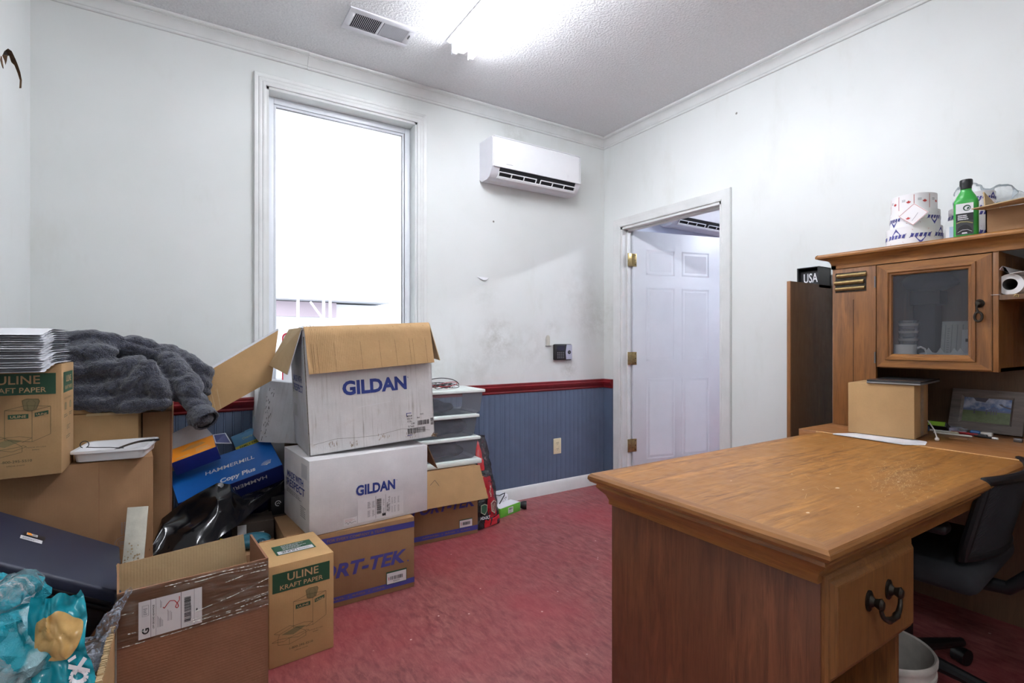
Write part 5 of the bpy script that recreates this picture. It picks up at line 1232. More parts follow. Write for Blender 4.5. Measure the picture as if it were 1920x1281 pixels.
# crushed, frayed corners
f[0].line([(.004, 0), (.004, GU-.04)], .004, EDGEG, 1)
DIRT = plain('brown_dirt_smear', (150, 128, 100), .8, var=.2)
R_ = random.Random(8)
for cx_, cy_, wd in ((.10, .03, .03), (.19, .018, .03), (.33, .028, .045), (.46, .015, .04)):
    for k in range(14): a = cx_+R_.uniform(-wd, wd)*.6; b = cy_+R_.uniform(-.008, .014); f[0].rect(a, b, a+.0016, b+R_.uniform(.004, .014), DIRT, 1)
f[0].line([(.02, .045), (.12, .058), (.2, .05), (.3, .046), (.42, .06), (.56, .035)], .0012, EDGEG, 1); f[0].line([(.22, .185), (.30, .192), (.37, .196)], .0014, PAPERW, 2)
s.build('carton_body', t, smooth=False)
s = MB(); f_ = Face(s, (0, 0, 0), (1, 0, 0), (0, 0, 1), .0010); ox = .447
for y in (.022, .128): f_.rect(ox-.003, y, ox+.022, y+.003, INKNAVY, 1)
f_.rect(ox-.003, .115, ox, .130, INKNAVY, 1)
for k, tx in enumerate(('MEDIUM', 'SIZE 2/4', 'COL.')): f_.text(tx, ox, .112-.013*k, .025, .007, INKBLK, 1, .01)
f_.text('WHITE', ox+.065, .115, .018, .006, INKBLK, 1, .01); f_.text('Blanc', ox+.05, .100, .014, .006, INKBLK, 1, .01); f_.text('2.00', ox+.018, .074, .018, .008, INKBLK, 1, .01); f_.text('72 TAGS', ox+.003, .060, .030, .009, INKBLK, 1, .01)
f_.bars(ox+.052, .066, ox+.110, .088, INKBLK, True, 3, 24, 1); f_.bars(ox+.0, .030, ox+.090, .056, INKBLK, True, 7, 36, 1); f_.bars(ox+.118, .060, ox+.132, .095, INKBLK, False, 9, 14, 1)
s.build('contents_label', t)
# flaps
s = MB()
def ff(u, v):
    x = .006+(w_-.010)*u+.006*v; a = v*2.2
    y = -.002-.012*min(1, v*9)-.022*v; z = GU+.003-.012*0-(.205-.010*u)*v
    return (x, y+.002*math.sin(u*23)*v, z)
s.grid(ff, 40, 14, KRAFTZ); s.grid(lambda u, v: tuple(Vector(ff(1-u, v))+Vector((0, .004, -.001))), 40, 14, WBOX)
for u0 in (.035, .05, .075, .20, .40, .55, .68, .80, .83, .94):
    s.add([tuple(Vector(ff(u0+k*.0025, v))+Vector((0, -.0016, 0))) for v in (.06, .5, 1) for k in (0, 1)], [(0, 1, 3, 2), (2, 3, 5, 4)], EDGEK)
s.build('flap', t, angle=60, label='creased kraft inner side of the front flap')
flap(t, (-.001, .0, GU), (-.001, d_, GU), (-.10, d_+.0, GU-.17), (-.065, .03, GU-.20), KRAFTIN, WBOX3, label='kraft inner side of the left flap')
flap(t, (w_+.001, .0, GU), (w_+.045, -.01, GU-.185), (w_+.06, d_-.05, GU-.16), (w_+.001, d_, GU), WBOX3, KRAFTIN)
s = MB(); R_ = random.Random(4)
for k in range(36):
    x = R_.uniform(-.004, .05); z = GU+R_.uniform(-.012, .006); s.tube([(x, R_.uniform(0, .004), z), (x+R_.uniform(-.012, .012), R_.uniform(-.006, .004), z+R_.uniform(-.012, .008))], .0011, EDGEG, 5)
for k in range(14):
    x = w_-R_.uniform(0, .02); z = R_.uniform(.0, .014); s.tube([(x, -.001, z), (x+R_.uniform(0, .02), -.004, z+R_.uniform(-.012, .012))], .001, EDGEK, 5)
s.build('frayed_edge', t)

# tilted white carton behind with its long kraft flap
t, s = carton('shirt_carton', 'tilted scuffed white carton wedged behind the front stack', (.300, 2.755, .655), (0, 9, 1), .27, .26, .30, WBOX3)
f = faces(s, .27, .26, .30); R_ = random.Random(3)
for k in range(40): a = R_.uniform(.0, .03); b = R_.uniform(.0, .26); f[0].rect(a, b, a+.002, b+R_.uniform(.004, .012), INKBLK)
s.build('carton_body', t)
s = MB(); A_, B_, C_, D_ = (.035, 2.700, .975), (.072, 2.685, .800), (.350, 2.705, .955), (.385, 2.740, 1.200)
s.panel(A_, B_, C_, D_, .004, KRAFT, WBOX3); n_ = 5
fc = Vector(B_)-Vector(A_)
for q in (.10, .13, .20): 
    p0 = Vector(A_).lerp(Vector(D_), q); p1 = Vector(B_).lerp(Vector(C_), q+.03); e = Vector((.0014, 0, .0006)); o_ = Vector((0, -.0012, 0)); s.add([p0-e+o_, p0+e+o_, p1+e+o_, p1-e+o_], [(0, 1, 2, 3)], KRAFTIN)
s.add([tuple(Vector(A_)+Vector((0, .012, .012))), A_, D_, tuple(Vector(D_)+Vector((0, .012, .010)))], [(0, 1, 2, 3)], WBOX3)
s.build('flap', t, world=True, smooth=False, label='long kraft flap sticking up to the left')
t, s = carton('plain_carton', 'brown carton standing hidden behind the front stack under the tilted white carton', (.46, 2.79, 0), (0, 0, 0), .26, .27, .60, KRAFTD); s.build('carton_body', t)

# blue copy-paper carton and food boxes
BLUE1 = plain('bright_blue_carton', (20, 96, 178), .45, var=.04); BLUE2 = plain('deep_blue_carton', (22, 34, 100), .5, var=.06)
t = thing('copy_paper_carton', 'bright blue copy-paper carton with white lettering, tilted on the heap', 'cardboard box', (.017, 2.771, .222), (30.9, -14.2, 4.4))
s = MB(); w_, d_, h_ = .437, .205, .267; s.box(0, w_, 0, d_, 0, h_, BLUE2, .003)
f_ = Face(s, (0, 0, h_), (1, 0, 0), (0, 1, 0), .0008); f_.rect(.002, .002, w_-.002, d_-.002, BLUE1); f_.text('HAMMERMILL', .13, .105, .21, .022, PAPERW, 2, .01, slant=.2); f_.text('Copy Plus', .17, .018, .15, .034, PAPERW, 2, .03, slant=.2)
for k in range(9): a = 1.2+k*.18; f_.line([(w_-.05+.012*math.cos(a), .03+.010*math.sin(a)), (w_-.05+.04*math.cos(a), .03+.035*math.sin(a))], .0018, LABELW, 2)
g_ = Face(s, (0, 0, 0), (1, 0, 0), (0, 0, 1), .0008); g_.text('HAMMERMILL', .36, h_-.025, .21, .022, LABELW, 2, .01, rot=2)
s.build('carton_body', t)
ORG = plain('orange_print', (224, 140, 28), .5, var=.06); CB2 = plain('cobalt_blue_card', (20, 40, 130), .5)
t = thing('snack_box', 'orange and blue snack box with an open grey flap on the blue carton', 'box', (-.033, 2.701, .551), (21.6, -17.8, -1.3))
s = MB(); s.box(0, .179, 0, .112, 0, .069, CB2, .002); f_ = Face(s, (0, 0, .069), (1, 0, 0), (0, 1, 0), .0008); f_.rect(.001, .001, .178, .11, ORG)
f_.poly([(.04, .06), (.08, .085), (.13, .085), (.145, .065), (.09, .055)], plain('tan_print', (186, 132, 70), .5), 2); f_.lines(.10, .02, .165, .05, 3, PRINTK, 3, 2); f_.lines(.02, .015, .08, .03, 1, PRINTK, 4, 2)
h2 = Face(s, (.179, 0, 0), (0, 1, 0), (0, 0, 1), .0008); h2.lines(.02, .01, .10, .06, 5, LABELW, 4, 1)
s.build('box_body', t)
s = MB(); GFL = plain('grey_card_back', (168, 172, 182), .6); s.panel((0, .112, .069), (.179, .112, .069), (.150, .15, .145), (.03, .15, .125), .001, GFL); s.panel((.179, .03, .069), (.179, .112, .069), (.23, .12, .05), (.24, .04, .03), .001, BLUE2, GFL); s.build('open_flap', t, smooth=False, label='grey inner side of the open flap')
t = thing('cereal_box', 'light blue and yellow cereal box tucked behind the blue carton', 'box', (.197, 2.985, .646), (0, -20, 0))
s = MB(); LB = plain('light_blue_print', (96, 156, 200), .5, var=.04); s.box(0, .143, 0, .05, -.16, 0, LB, .002); f_ = Face(s, (0, 0, -.16), (1, 0, 0), (0, 0, 1), .0008)
f_.text('Cherry', .045, .128, .05, .014, plain('pale_yellow_print', (190, 206, 150), .5), 1, .01); f_.rect(0, .088, .143, .108, plain('yellow_print', (214, 206, 84), .5), 1); f_.text('FAMILY PACK', .020, .093, .10, .010, INKGREEN, 2, .01); f_.rect(0, .0, .143, .086, plain('pale_print', (150, 170, 190), .5, var=.2, scale=90), 1)
s.poly_ = None; s.prism([(.06, 0), (.07, .010), (.10, .010), (.11, 0)], .0, .004, 'y', LB); s.build('box_body', t)

# black vinyl sheet with grommets
VIN = plain('black_vinyl', (12, 12, 15), .16, var=.1); 
T_ = [Vector(p) for p in ((-.105, 2.33, .372), (-.080, 2.46, .44), (.0, 2.52, .485), (.115, 2.56, .530), (.165, 2.58, .512), (.20, 2.565, .455), (.30, 2.64, .455), (.415, 2.70, .475))]
B_ = [Vector(p) for p in ((-.11, 2.30, .345), (-.04, 2.26, .350), (.04, 2.27, .345), (.11, 2.34, .362), (.18, 2.40, .380), (.25, 2.50, .400), (.33, 2.60, .418), (.41, 2.66, .435))]
def vin(u, v, o=0):
    k = u*(len(T_)-1); i = min(int(k), len(T_)-2); q = k-i; q = q*q*(3-2*q)*.5+q*.5
    p = T_[i].lerp(T_[i+1], q).lerp(B_[i].lerp(B_[i+1], q), v)
    b = math.sin(math.pi*v)
    p = p+Vector((-.1, -.45, .5))*b*(.035+.022*math.sin(u*11+v*5)+.010*math.sin(u*23-v*6))
    p = p+Vector((0, -.3, .3))*.012*noise.noise(Vector((u*9, v*5, 1)))
    return tuple(p+Vector((0, .4, -.3))*o)
s = MB(); s.grid(lambda u, v: vin(u, v), 80, 30, VIN); s.grid(lambda u, v: vin(1-u, v, .003), 80, 30, VIN)
o = tag(recenter(s.build('vinyl_sheet', angle=80)), 'glossy black vinyl sheet with metal grommets draped over the heap', 'sheet'); vc = o.location.copy()
def grommet(p, n_=(0, -.85, .5)):
    s = MB(); M = Matrix.Translation(p) @ Vector(n_).to_track_quat('Z', 'Y').to_matrix().to_4x4(); s.lathe([(.0055, 0), (.0085, .0015), (.011, .0015), (.012, 0), (.011, -.001)], STEELD, 24, M); g = s.build('grommet', o, world=True, label='metal eyelet')
grommet((.128, 2.548, .520))

# dark things under the sheet
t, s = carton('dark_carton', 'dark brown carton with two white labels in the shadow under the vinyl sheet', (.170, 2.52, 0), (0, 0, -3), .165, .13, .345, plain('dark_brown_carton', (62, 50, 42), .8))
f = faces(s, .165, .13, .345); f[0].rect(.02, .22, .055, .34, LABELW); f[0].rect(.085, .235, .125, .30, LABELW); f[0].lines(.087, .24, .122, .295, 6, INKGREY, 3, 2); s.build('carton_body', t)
t, s = carton('black_carton', 'black-topped brown carton with a round white emblem left of the white cartons', (.345, 2.68, 0), (0, 0, 0), .085, .09, .40, plain('black_brown_carton', (70, 56, 46), .8))  # dark brown is the carton's own colour
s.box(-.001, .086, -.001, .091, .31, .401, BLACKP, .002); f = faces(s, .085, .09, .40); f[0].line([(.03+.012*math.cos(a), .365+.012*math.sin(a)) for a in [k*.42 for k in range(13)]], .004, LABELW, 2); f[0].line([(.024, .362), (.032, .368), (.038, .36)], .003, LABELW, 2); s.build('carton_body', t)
t, s = carton('low_carton', 'low brown carton carrying the teal gadget behind the open carton', (.03, 2.33, 0), (0, 0, 0), .30, .15, .275, KRAFTD); s.build('carton_body', t)
t = thing('teal_gadget', 'dark teal plastic gadget with a round glossy lens', 'gadget', (.235, 2.40, .276))
TEAL = plain('dark_teal_plastic', (38, 92, 108), .3)
vs, fs = blob([((.0, 0, .03), (.075, .045, .032)), ((.035, -.03, .025), (.035, .03, .026))], .005, 4, ((.001, 20),)); s = MB(); s.add(vs, fs, TEAL); s.build('housing', t)
s = MB(); bm_ = bmesh.new(); bmesh.ops.create_icosphere(bm_, subdivisions=4, radius=.020); s.bm(bm_, plain('teal_lens', (30, 70, 86), .05), Matrix.Translation((.030, -.052, .030))); s.build('lens', t)
t = thing('yellow_tool', 'black and yellow hand tool partly under the vinyl sheet', 'tool', (.105, 2.40, .276))
s = MB(); vs, fs = blob([((0, 0, .03), (.045, .03, .032))], .005, 3, ((.001, 20),)); s.add(vs, fs, BLACKP); s.build('tool_body', t)
s = MB(); s.grid(lambda u, v: (.012+.04*u, -.028+.02*math.sin(u*3)-.004*v, .045+.03*v*(1-u*.4)-.02*u), 10, 4, plain('yellow_plastic', (214, 206, 30), .35)); s.tube([(.01, -.03, .045), (.03, -.034, .056), (.052, -.03, .05)], .009, plain('yellow_plastic2', (206, 198, 34), .35), 12); s.build('yellow_grip', t, label='bright yellow grip')

# painted board leaning
t = thing('painted_board', 'narrow dirty white painted board standing in front of the large carton', 'board', (-.150, 2.06, 0))
s = MB(); PB = plain('chipped_white_paint', (206, 202, 188), .6, var=.1, scale=26, bump=.5); 
b0, b1 = Vector((-.205, 2.075, 0)), Vector((-.172, 2.235, .562)); e = Vector((.060, -.012, -.002)); th = Vector((0, .022, -.006))
s.hexa([b0, b0+e, b0+e+th, b0+th, b1, b1+e, b1+e+th, b1+th], PB, .001); s.build('board', t, world=True)
s = MB(); R_ = random.Random(11); n_ = e.cross(b1-b0).normalized()
SPOT = plain('bare_wood_spot', (176, 152, 118), .9, var=.2)
for k in range(26):
    p = b0.lerp(b1, R_.uniform(.64, .80))+e*R_.uniform(.05, .9)+n_*.0012*(1 if n_.y < 0 else -1); r_ = R_.uniform(.001, .004)
    a = e.normalized(); b = (b1-b0).normalized(); s.add([p+a*r_*math.cos(q)*R_.uniform(.6, 1.2)+b*r_*math.sin(q) for q in [j*math.pi/4 for j in range(8)]], [tuple(range(8))], SPOT)
s.build('chipped_spots', t, world=True)

# ------------------------------------------------------------------ front-left: open carton with shipping label
t = thing('open_carton', 'open brown carton with a postage label and clear tape, nearest the camera', 'cardboard box', (-.146, 1.618, 0), (0, 0, 5))
w_, d_, h_ = .352, .235, .508; th = .005
s = MB(); s.box(0, w_, 0, th, 0, h_, KRAFTR); s.box(0, th, th, d_, 0, h_-.004, KRAFTD); s.box(0, w_, 0, d_, 0, th, KRAFTD)
s.add([(.0, th+.0002, th), (w_, th+.0002, th), (w_, th+.0002, h_), (0, th+.0002, h_)], [(0, 1, 2, 3)], KRAFTIN)
s.build('carton_body', t, smooth=False)
flap(t, (.012, d_-.003, h_-.22), (w_-.002, d_-.003, h_-.22), (w_-.024, d_+.004, h_+.004), (-.002, d_+.010, h_-.012), KRAFTIN, KRAFTD, .004, nm='rear_panel', label='pale kraft inside of the rear panel')
s = MB(); s.panel((w_-.001, d_, h_), (w_-.001, 0, h_+.001), (w_-.001, 0, .0), (w_-.001, d_, .0), .005, KRAFTIN, KRAFTR); s.panel((w_, 0, 0), (w_, d_, 0), (w_, d_, h_), (w_, 0, h_+.001), .001, KRAFTR); s.build('side_panel', t, smooth=False)
s = MB(); f_ = Face(s, (0, 0, 0), (1, 0, 0), (0, 0, 1), .001)
def tp(u, v):
    x = -.004+(w_+.006)*u; z = .368+.143*v+.004*math.sin(u*7)
    return (x, -.0022-.0016*noise.noise(Vector((u*14, v*30, 0)))-.0008*math.sin(v*60+u*22), z)
s.grid(tp, 60, 26, CLEARTAPE); s.build('clear_tape', t, angle=60, label='wrinkled clear packing tape band')
s = MB()
for pts in (((.0, .372), (.12, .371), (.25, .375), (.35, .376)), ((.02, .402), (.06, .399)), ((.16, .392), (.25, .402), (.352, .412)), ((.15, .385), (.26, .388), (.352, .398)), ((.17, .412), (.26, .428), (.352, .452)), ((.10, .500), (.22, .503), (.352, .500)), ((.12, .494), (.18, .492), (.24, .496), (.30, .491), (.352, .492)), ((.24, .470), (.30, .480), (.352, .478)), ((.21, .382), (.28, .384)), ((.0, .455), (.035, .452)), ((.28, .44), (.352, .43)), ((.29, .401), (.352, .407))):
    for (a, b), (c, d) in zip(pts, pts[1:]):
        s.add([(a, -.0045, b-.0011), (c, -.0045, d-.0011), (c, -.0072, d), (a, -.0072, b), (c, -.0045, d+.0011), (a, -.0045, b+.0011)], [(0, 1, 2, 3), (3, 2, 4, 5)], CREASE)
s.build('tape_crease_glints', t, smooth=False)
s = MB(); f_ = Face(s, (0, -.0046, 0), (1, 0, 0), (0, 0, 1), .0006); X0, Z0 = .044, .378; LWd, LH = .140, .097
f_.rect(X0, Z0, X0+LWd, Z0+LH, LABELW, 0)
f_.text('G', X0+.0225, Z0+.011, .0155, .0155, INKBLK, 1, .03, rot=1); f_.rect(X0+.0255, Z0, X0+.0262, Z0+LH, INKBLK, 1)
f_.text('USPS GROUND ADVANTAGE', X0+.0335, Z0+.020, .062, .004, INKBLK, 1, .01, rot=1); f_.rect(X0+.0365, Z0, X0+.0370, Z0+LH, INKBLK, 1)
for k, (a, n2, z1, z2) in enumerate(((.040, 3, .02, .05), (.046, 3, .02, .045), (.062, 2, .03, .06), (.068, 2, .03, .055), (.112, 2, .02, .06), (.046, 2, .07, .09))):
    for q in range(n2): f_.rect(X0+a+.0024*q, Z0+z1, X0+a+.0008+.0024*q, Z0+z2-.004*q, INKGREY, 1)
f_.line([(X0+.008, Z0+.058), (X0+.008, Z0+.085), (X0+.021, Z0+.085), (X0+.021, Z0+.058), (X0+.008, Z0+.058)], .0006, INKGREY, 1); f_.lines(X0+.010, Z0+.062, X0+.019, Z0+.08, 4, INKGREY, 1)
f_.rect(X0+.0915, Z0, X0+.0925, Z0+LH, INKBLK, 1); f_.bars(X0+.099, Z0+.014, X0+.114, Z0+.082, INKBLK, False, 12, 40, 1); f_.rect(X0+.1215, Z0, X0+.122, Z0+LH, INKBLK, 1)
f_.poly([(X0+.127, Z0+.036), (X0+.130, Z0+.040), (X0+.128, Z0+.044), (X0+.126, Z0+.040)], INKBLK, 1)
two = [(.052, .070), (.055, .066), (.060, .074), (.067, .082), (.077, .080), (.084, .070), (.086, .062), (.083, .058), (.079, .062), (.082, .070), (.088, .078), (.088, .088)]
f_.line([(X0+a, Z0+b) for a, b in two], .0019, INKRED, 3); s.build('shipping_label', t, label='white postage label with barcode and a red handwritten 2')

# carton under the wrap, left edge of the frame
t = thing('open_carton', 'carton with a torn corrugated rim full of bubble wrap, at the lower left corner', 'cardboard box', (-.36, 1.46, 0), (0, 0, 0))
s = MB(); xa, xb, ya, yb, hh = -.205, .212, -.125, .140, .436
s.box(xb-.006, xb, ya, yb, 0, hh, KRAFT); s.box(xa, xa+.006, ya, yb, 0, hh-.04, KRAFTD); s.box(xa, xb, yb-.006, yb, 0, hh-.02, KRAFTD); s.box(xa, xb, ya, ya+.006, 0, hh-.03, KRAFTD); s.box(xa, xb, ya, yb, 0, .006, KRAFTD); s.build('carton_body', t, smooth=False)
s = MB(); R_ = random.Random(7)
for k in range(90):
    y = ya+(yb-ya)*k/90; s.box(xb-.008-R_.uniform(0, .003), xb+.001+R_.uniform(-.001, .002), y, y+.003, hh-.004, hh+R_.uniform(.0, .006), KRAFTIN)
s.build('torn_rim', t, smooth=False, label='torn corrugated rim')
# bubble wrap
P = [((-.118, 1.602, .520), (-.150, 1.575, .475), .010, .014), ((-.150, 1.575, .475), (-.172, 1.56, .42), .016, .02), ((-.172, 1.56, .42), (-.20, 1.50, .40), .022, .03),
     ((-.24, 1.52, .40), (.075, .08, .035)), ((-.32, 1.55, .41), (.09, .05, .035)), ((-.22, 1.42, .395), (.07, .06, .03)), ((-.35, 1.44, .36), (.16, .10, .035)), ((-.25, 1.57, .42), (-.19, 1.58, .41), .03, .02)]
vs, fs = blob(P, .006, 2, ((.010, 24), (.006, 60), (.0018, 190)), 2)
s = MB(); s.add(vs, fs, BUBBLE); tag(recenter(s.build('bubble_wrap', angle=25)), 'crumpled grey bubble wrap spilling over the open carton rims', 'bubble wrap')

# ------------------------------------------------------------------ teal plastic bag
TB = NT('teal_printed_plastic'); co = TB.coord(); n1 = TB.noise(co, 9, 3, .6)
TB.base(TB.mix(TB.ramp(n1, .55, .60), lin((24, 142, 158)), lin((150, 190, 198)))); TB.set(rough=.18); TB.bump(TB.noise(co, 45, 4, .7, 1.5), .8, .008)
t = thing('plastic_bag', 'crumpled teal and clear plastic bag with white print at the lower left', 'plastic bag', (-.35, 1.44, .435))
P = [((-.36, 1.46, .54), (.115, .10, .080)), ((-.30, 1.43, .50), (.09, .09, .055)), ((-.42, 1.44, .50), (.12, .12, .06)), ((-.33, 1.50, .60), (.07, .05, .045)), ((-.42, 1.52, .60), (.08, .06, .05))]
def crump(c): return .036*abs(noise.noise(c*9+Vector((2, 5, 1))))+.022*abs(noise.noise(c*21))+.010*abs(noise.noise(c*47))-.018
vs, fs = blob(P, .006, 1, ((.012, 8),), 7, crump, 900)
s = MB(); s.add(vs, fs, TB.m); s.build('bag_body', t, world=True, angle=24)
# the upright printed fold, with its tan patch and white script
TEALF = plain('teal_film', (22, 148, 164), .16, var=.12, scale=30, bump=.5); TANF = plain('tan_film_print', (196, 158, 96), .2, var=.15, scale=30)
O = Vector((-.275, 1.372, .40)); UX = Vector((.125, -.03, 0)); UZ = Vector((.005, .065, .215))
def fold(u, v, o=0):
    p = O+UX*u*(1-.35*v)+UZ*v+Vector((.008*noise.noise(Vector((u*3, v*3, 9))), -.022*math.sin(math.pi*u)-.006*math.sin(v*9+u*3)-.026*abs(noise.noise(Vector((u*2.6, v*3.4, 4))))-.012*abs(noise.noise(Vector((u*7, v*8, 2)))), .010*noise.noise(Vector((u*4, v*2, 5)))))
    return p+Vector((0, -1, .3))*o
s = MB(); s.grid(lambda u, v: tuple(fold(u, v)), 44, 50, TEALF); s.grid(lambda u, v: tuple(fold(1-u, v, -.002)), 26, 30, TEALF)
def fpoly(pts, m, o): s.add([tuple(fold(a, b, o)) for a, b in pts], [tuple(range(len(pts)))], m)
def tanp(r_, a): return (.52+.40*r_*math.cos(a)*(1+.12*math.sin(3*a+1)), .66+.23*r_*math.sin(a)*(1+.10*math.cos(2*a)))
for q in range(10):
    for k in range(44):
        a, b = 2*math.pi*k/44, 2*math.pi*(k+1)/44; r0, r1 = q/10, (q+1)/10
        fpoly([tanp(r0, a), tanp(r1, a), tanp(r1, b), tanp(r0, b)] if q else [tanp(0, a), tanp(r1, a), tanp(r1, b)], TANF, .0045)
def stroke(pts, w_=.05):
    for (a, b), (c, d) in zip(pts, pts[1:]):
        L = math.hypot(c-a, d-b); n0, n1_ = -(d-b)/L*w_/2, (c-a)/L*w_/2*.6; fpoly([(a-n0, b-n1_), (c-n0, d-n1_), (c+n0, d+n1_), (a+n0, b+n1_)], PAPERW, .0055)
ring = lambda cx_, cy_, rx, ry, n=14, a0=0, a1=6.3: [(cx_+rx*math.cos(a0+(a1-a0)*k/n), cy_+ry*math.sin(a0+(a1-a0)*k/n)) for k in range(n+1)]
stroke(ring(.52, .13, .17, .07), .07); stroke([(.70, .21), (.68, .12), (.78, .05)], .07); stroke([(.12, .12), (.30, .26)], .08); stroke([(.06, .16), (.36, .20)], .07)
stroke(ring(.80, .27, .11, .05), .06); stroke([(.68, .38), (.96, .30)], .06); stroke([(.96, .42), (.74, .29)], .06); stroke([(.70, .44), (.84, .47)], .05)
s.build('printed_fold', t, world=True, angle=60, label='teal fold with white script and a tan patch')
vs, fs = blob([((-.35, 1.36, .47), (.10, .035, .07)), ((-.37, 1.45, .61), (.09, .05, .045)), ((-.30, 1.47, .62), (.04, .04, .035))], .006, 1, ((.010, 14),), 9, crump, 500)
s = MB(); s.add(vs, fs, CLEARBAG2); s.build('clear_film', t, world=True, angle=18, label='transparent crumpled part of the bag')

# ------------------------------------------------------------------ black equipment case
t = thing('equipment_case', 'black hard plastic equipment case tilted against the left wall', 'case', (-.522, 1.798, .533), (4.3, 32.3, 8.1))
CSE = plain('blue_black_case', (38, 42, 62), .5, var=.06, scale=160, bump=.25); CSD = plain('case_black', (20, 20, 25), .38, var=.08)
w_, d_ = .377, .36
s = MB(); s.box(0, w_, 0, d_, .060, .103, CSE, .010, 3); s.box(.012, w_-.012, -.004, d_+.004, .062, .074, CSD, .003); s.build('lid', t)
s = MB(); s.box(.004, w_-.004, .004, d_-.004, -.07, .058, CSD, .010, 3); s.box(-.004, w_+.004, -.004, d_+.004, .048, .060, CSD, .004); s.build('base_shell', t)
for y in (.07, .26):
    s = MB(); s.box(w_-.002, w_+.014, y, y+.05, .030, .082, CSD, .004); s.build('latch', t)
s = MB(); s.tube([(w_, .15, .045), (w_+.016, .155, .045), (w_+.016, .215, .045), (w_, .22, .045)], .007, CSD, 10); s.build('carry_handle', t)
s = MB(); f_ = Face(s, (0, 0, .1032), (1, 0, 0), (0, 1, 0), .0008); f_.rect(.10, .19, .155, .215, LABELW, 1); f_.lines(.105, .195, .15, .21, 2, INKGREY, 2, 2); s.build('white_sticker', t)
s = MB(); f_ = Face(s, (0, 0, .1032), (1, 0, 0), (0, 1, 0), .0008); f_.rect(.105, .222, .160, .250, CSD, 1); f_.rect(.112, .226, .140, .244, LABELW, 2); f_.poly([(.113, .227), (.128, .227), (.122, .243), (.113, .243)], ORG, 3); f_.lines(.128, .229, .139, .242, 3, INKBLK, 1, 3); s.build('badge', t)

# ------------------------------------------------------------------ clear bins and cables
CLOTH = plain('dark_grey_cloth', (52, 56, 74), .95, var=.15, scale=40, bump=.5); CLOTH2 = plain('navy_cloth_folded', (40, 46, 66), .95, var=.15, scale=40, bump=.5)
LIDW = plain('white_lid_plastic', (222, 230, 226), .35, var=.01)
def bin_(label, zb_, zt_, xr, kind, shift=0):
    t = thing('storage_bin', label, 'storage bin', (1.29, 2.855, zb_+.0005), (0, 0, -1), 'clear storage bins with white lids')
    w_ = xr-1.06; x1_ = xr-1.29; x0_ = x1_-w_; h_ = zt_-zb_; L = .021
    s = MB(); y0_, y1_ = -.145, .145
    A = [(x0_+.045, y0_+.030), (x1_-.045, y0_+.030), (x1_-.045, y1_-.030), (x0_+.045, y1_-.030)]; Bm = [(x0_+.030, y0_+.018), (x1_-.030, y0_+.018), (x1_-.030, y1_-.018), (x0_+.030, y1_-.018)]; Bt = [(x0_+.016, y0_+.010), (x1_-.016, y0_+.010), (x1_-.016, y1_-.010), (x0_+.016, y1_-.010)]
    vs = [(*a, 0) for a in A]+[(*a, .012) for a in Bm]+[(*a, h_-L) for a in Bt]
    s.add(vs, [(3, 2, 1, 0)]+[(4*k+j, 4*k+(j+1) % 4, 4*k+4+(j+1) % 4, 4*k+4+j) for k in range(2) for j in range(4)], BINCLEAR); s.build('bin_body', t, smooth=False, label='clear plastic tub')
    s = MB(); s.box(x0_, x1_, y0_, y1_, h_-L, h_-.003, LIDW, .004); s.box(x0_+.02, x1_-.02, y0_+.02, y1_-.02, h_-.004, h_, LIDW, .001); s.build('lid', t)
    c = thing('folded_clothes', {1: 'heap of dark grey cloth seen through the top storage bin', 2: 'folded navy cloth filling the middle storage bin', 3: 'dark cloth inside the lowest storage bin'}[kind], 'clothes', (1.29, 2.855, zb_+.003), (0, 0, -1))
    if kind == 1: P = [((x0_+.16, 0, .045), (.11, .10, .042)), ((x0_+.22, -.01, .035), (.10, .095, .033)), ((x0_+.11, 0, .055), (.05, .09, .04))]
    elif kind == 2: P = [((x0_+w_*.5, 0, .05), (w_*.46, .125, .048)), ((x0_+w_*.4, -.02, .05), (w_*.34, .11, .05)), ((x1_-.11, -.03, .05), (.06, .09, .046))]
    else: P = [((x0_+w_*.4, 0, .045), (w_*.36, .12, .043)), ((x1_-.14, 0, .035), (.08, .10, .034))]
    vs, fs = blob(P, .007, 2, ((.006, 26), (.003, 70)), kind); s = MB(); s.add([(v.x, v.y, min(max(v.z, .002), h_-L-.004)) for v in vs], fs, CLOTH if kind == 1 else CLOTH2); s.build('cloth', c)
bin_('lowest clear storage bin of the stack, above the loose white lid', .441, .575, 1.507, 3)
bin_('middle clear storage bin, full of navy cloth', .575, .709, 1.50, 2)
bin_('topmost clear storage bin, with cables on its white lid', .709, .857, 1.54, 1)
t = thing('loose_lid', 'white plastic lid lying on the brown carton under the lowest clear bin', 'lid', (1.287, 2.855, .4085), (0, 0, -1)); s = MB(); s.box(-.23, .228, -.146, .145, 0, .028, LIDW, .005); s.box(-.21, .20, -.13, .13, .028, .0315, LIDW, .001); s.build('lid_panel', t)
t = thing('cable_coil', 'coil of thin black and white cables on the top storage bin lid', 'cables', (1.27, 2.80, .858))
R_ = random.Random(3); WC = plain('white_cable', (200, 204, 210), .4); RC = plain('red_cable', (170, 60, 64), .4)
for k in range(9):
    rx, ry = R_.uniform(.05, .105), R_.uniform(.03, .055); cx_, cy_ = R_.uniform(-.03, .04), R_.uniform(-.02, .02); a0 = R_.uniform(0, 6)
    s = MB(); s.tube([(cx_+rx*math.cos(a0+q*.3), cy_+ry*math.sin(a0+q*.3), .004+.004*k*.5+.010*(1+math.sin(q*.5+k))) for q in range(22)], .0022, BLACKP if k % 4 else (WC if k % 8 else RC), 8); s.build('cable_loop', t)
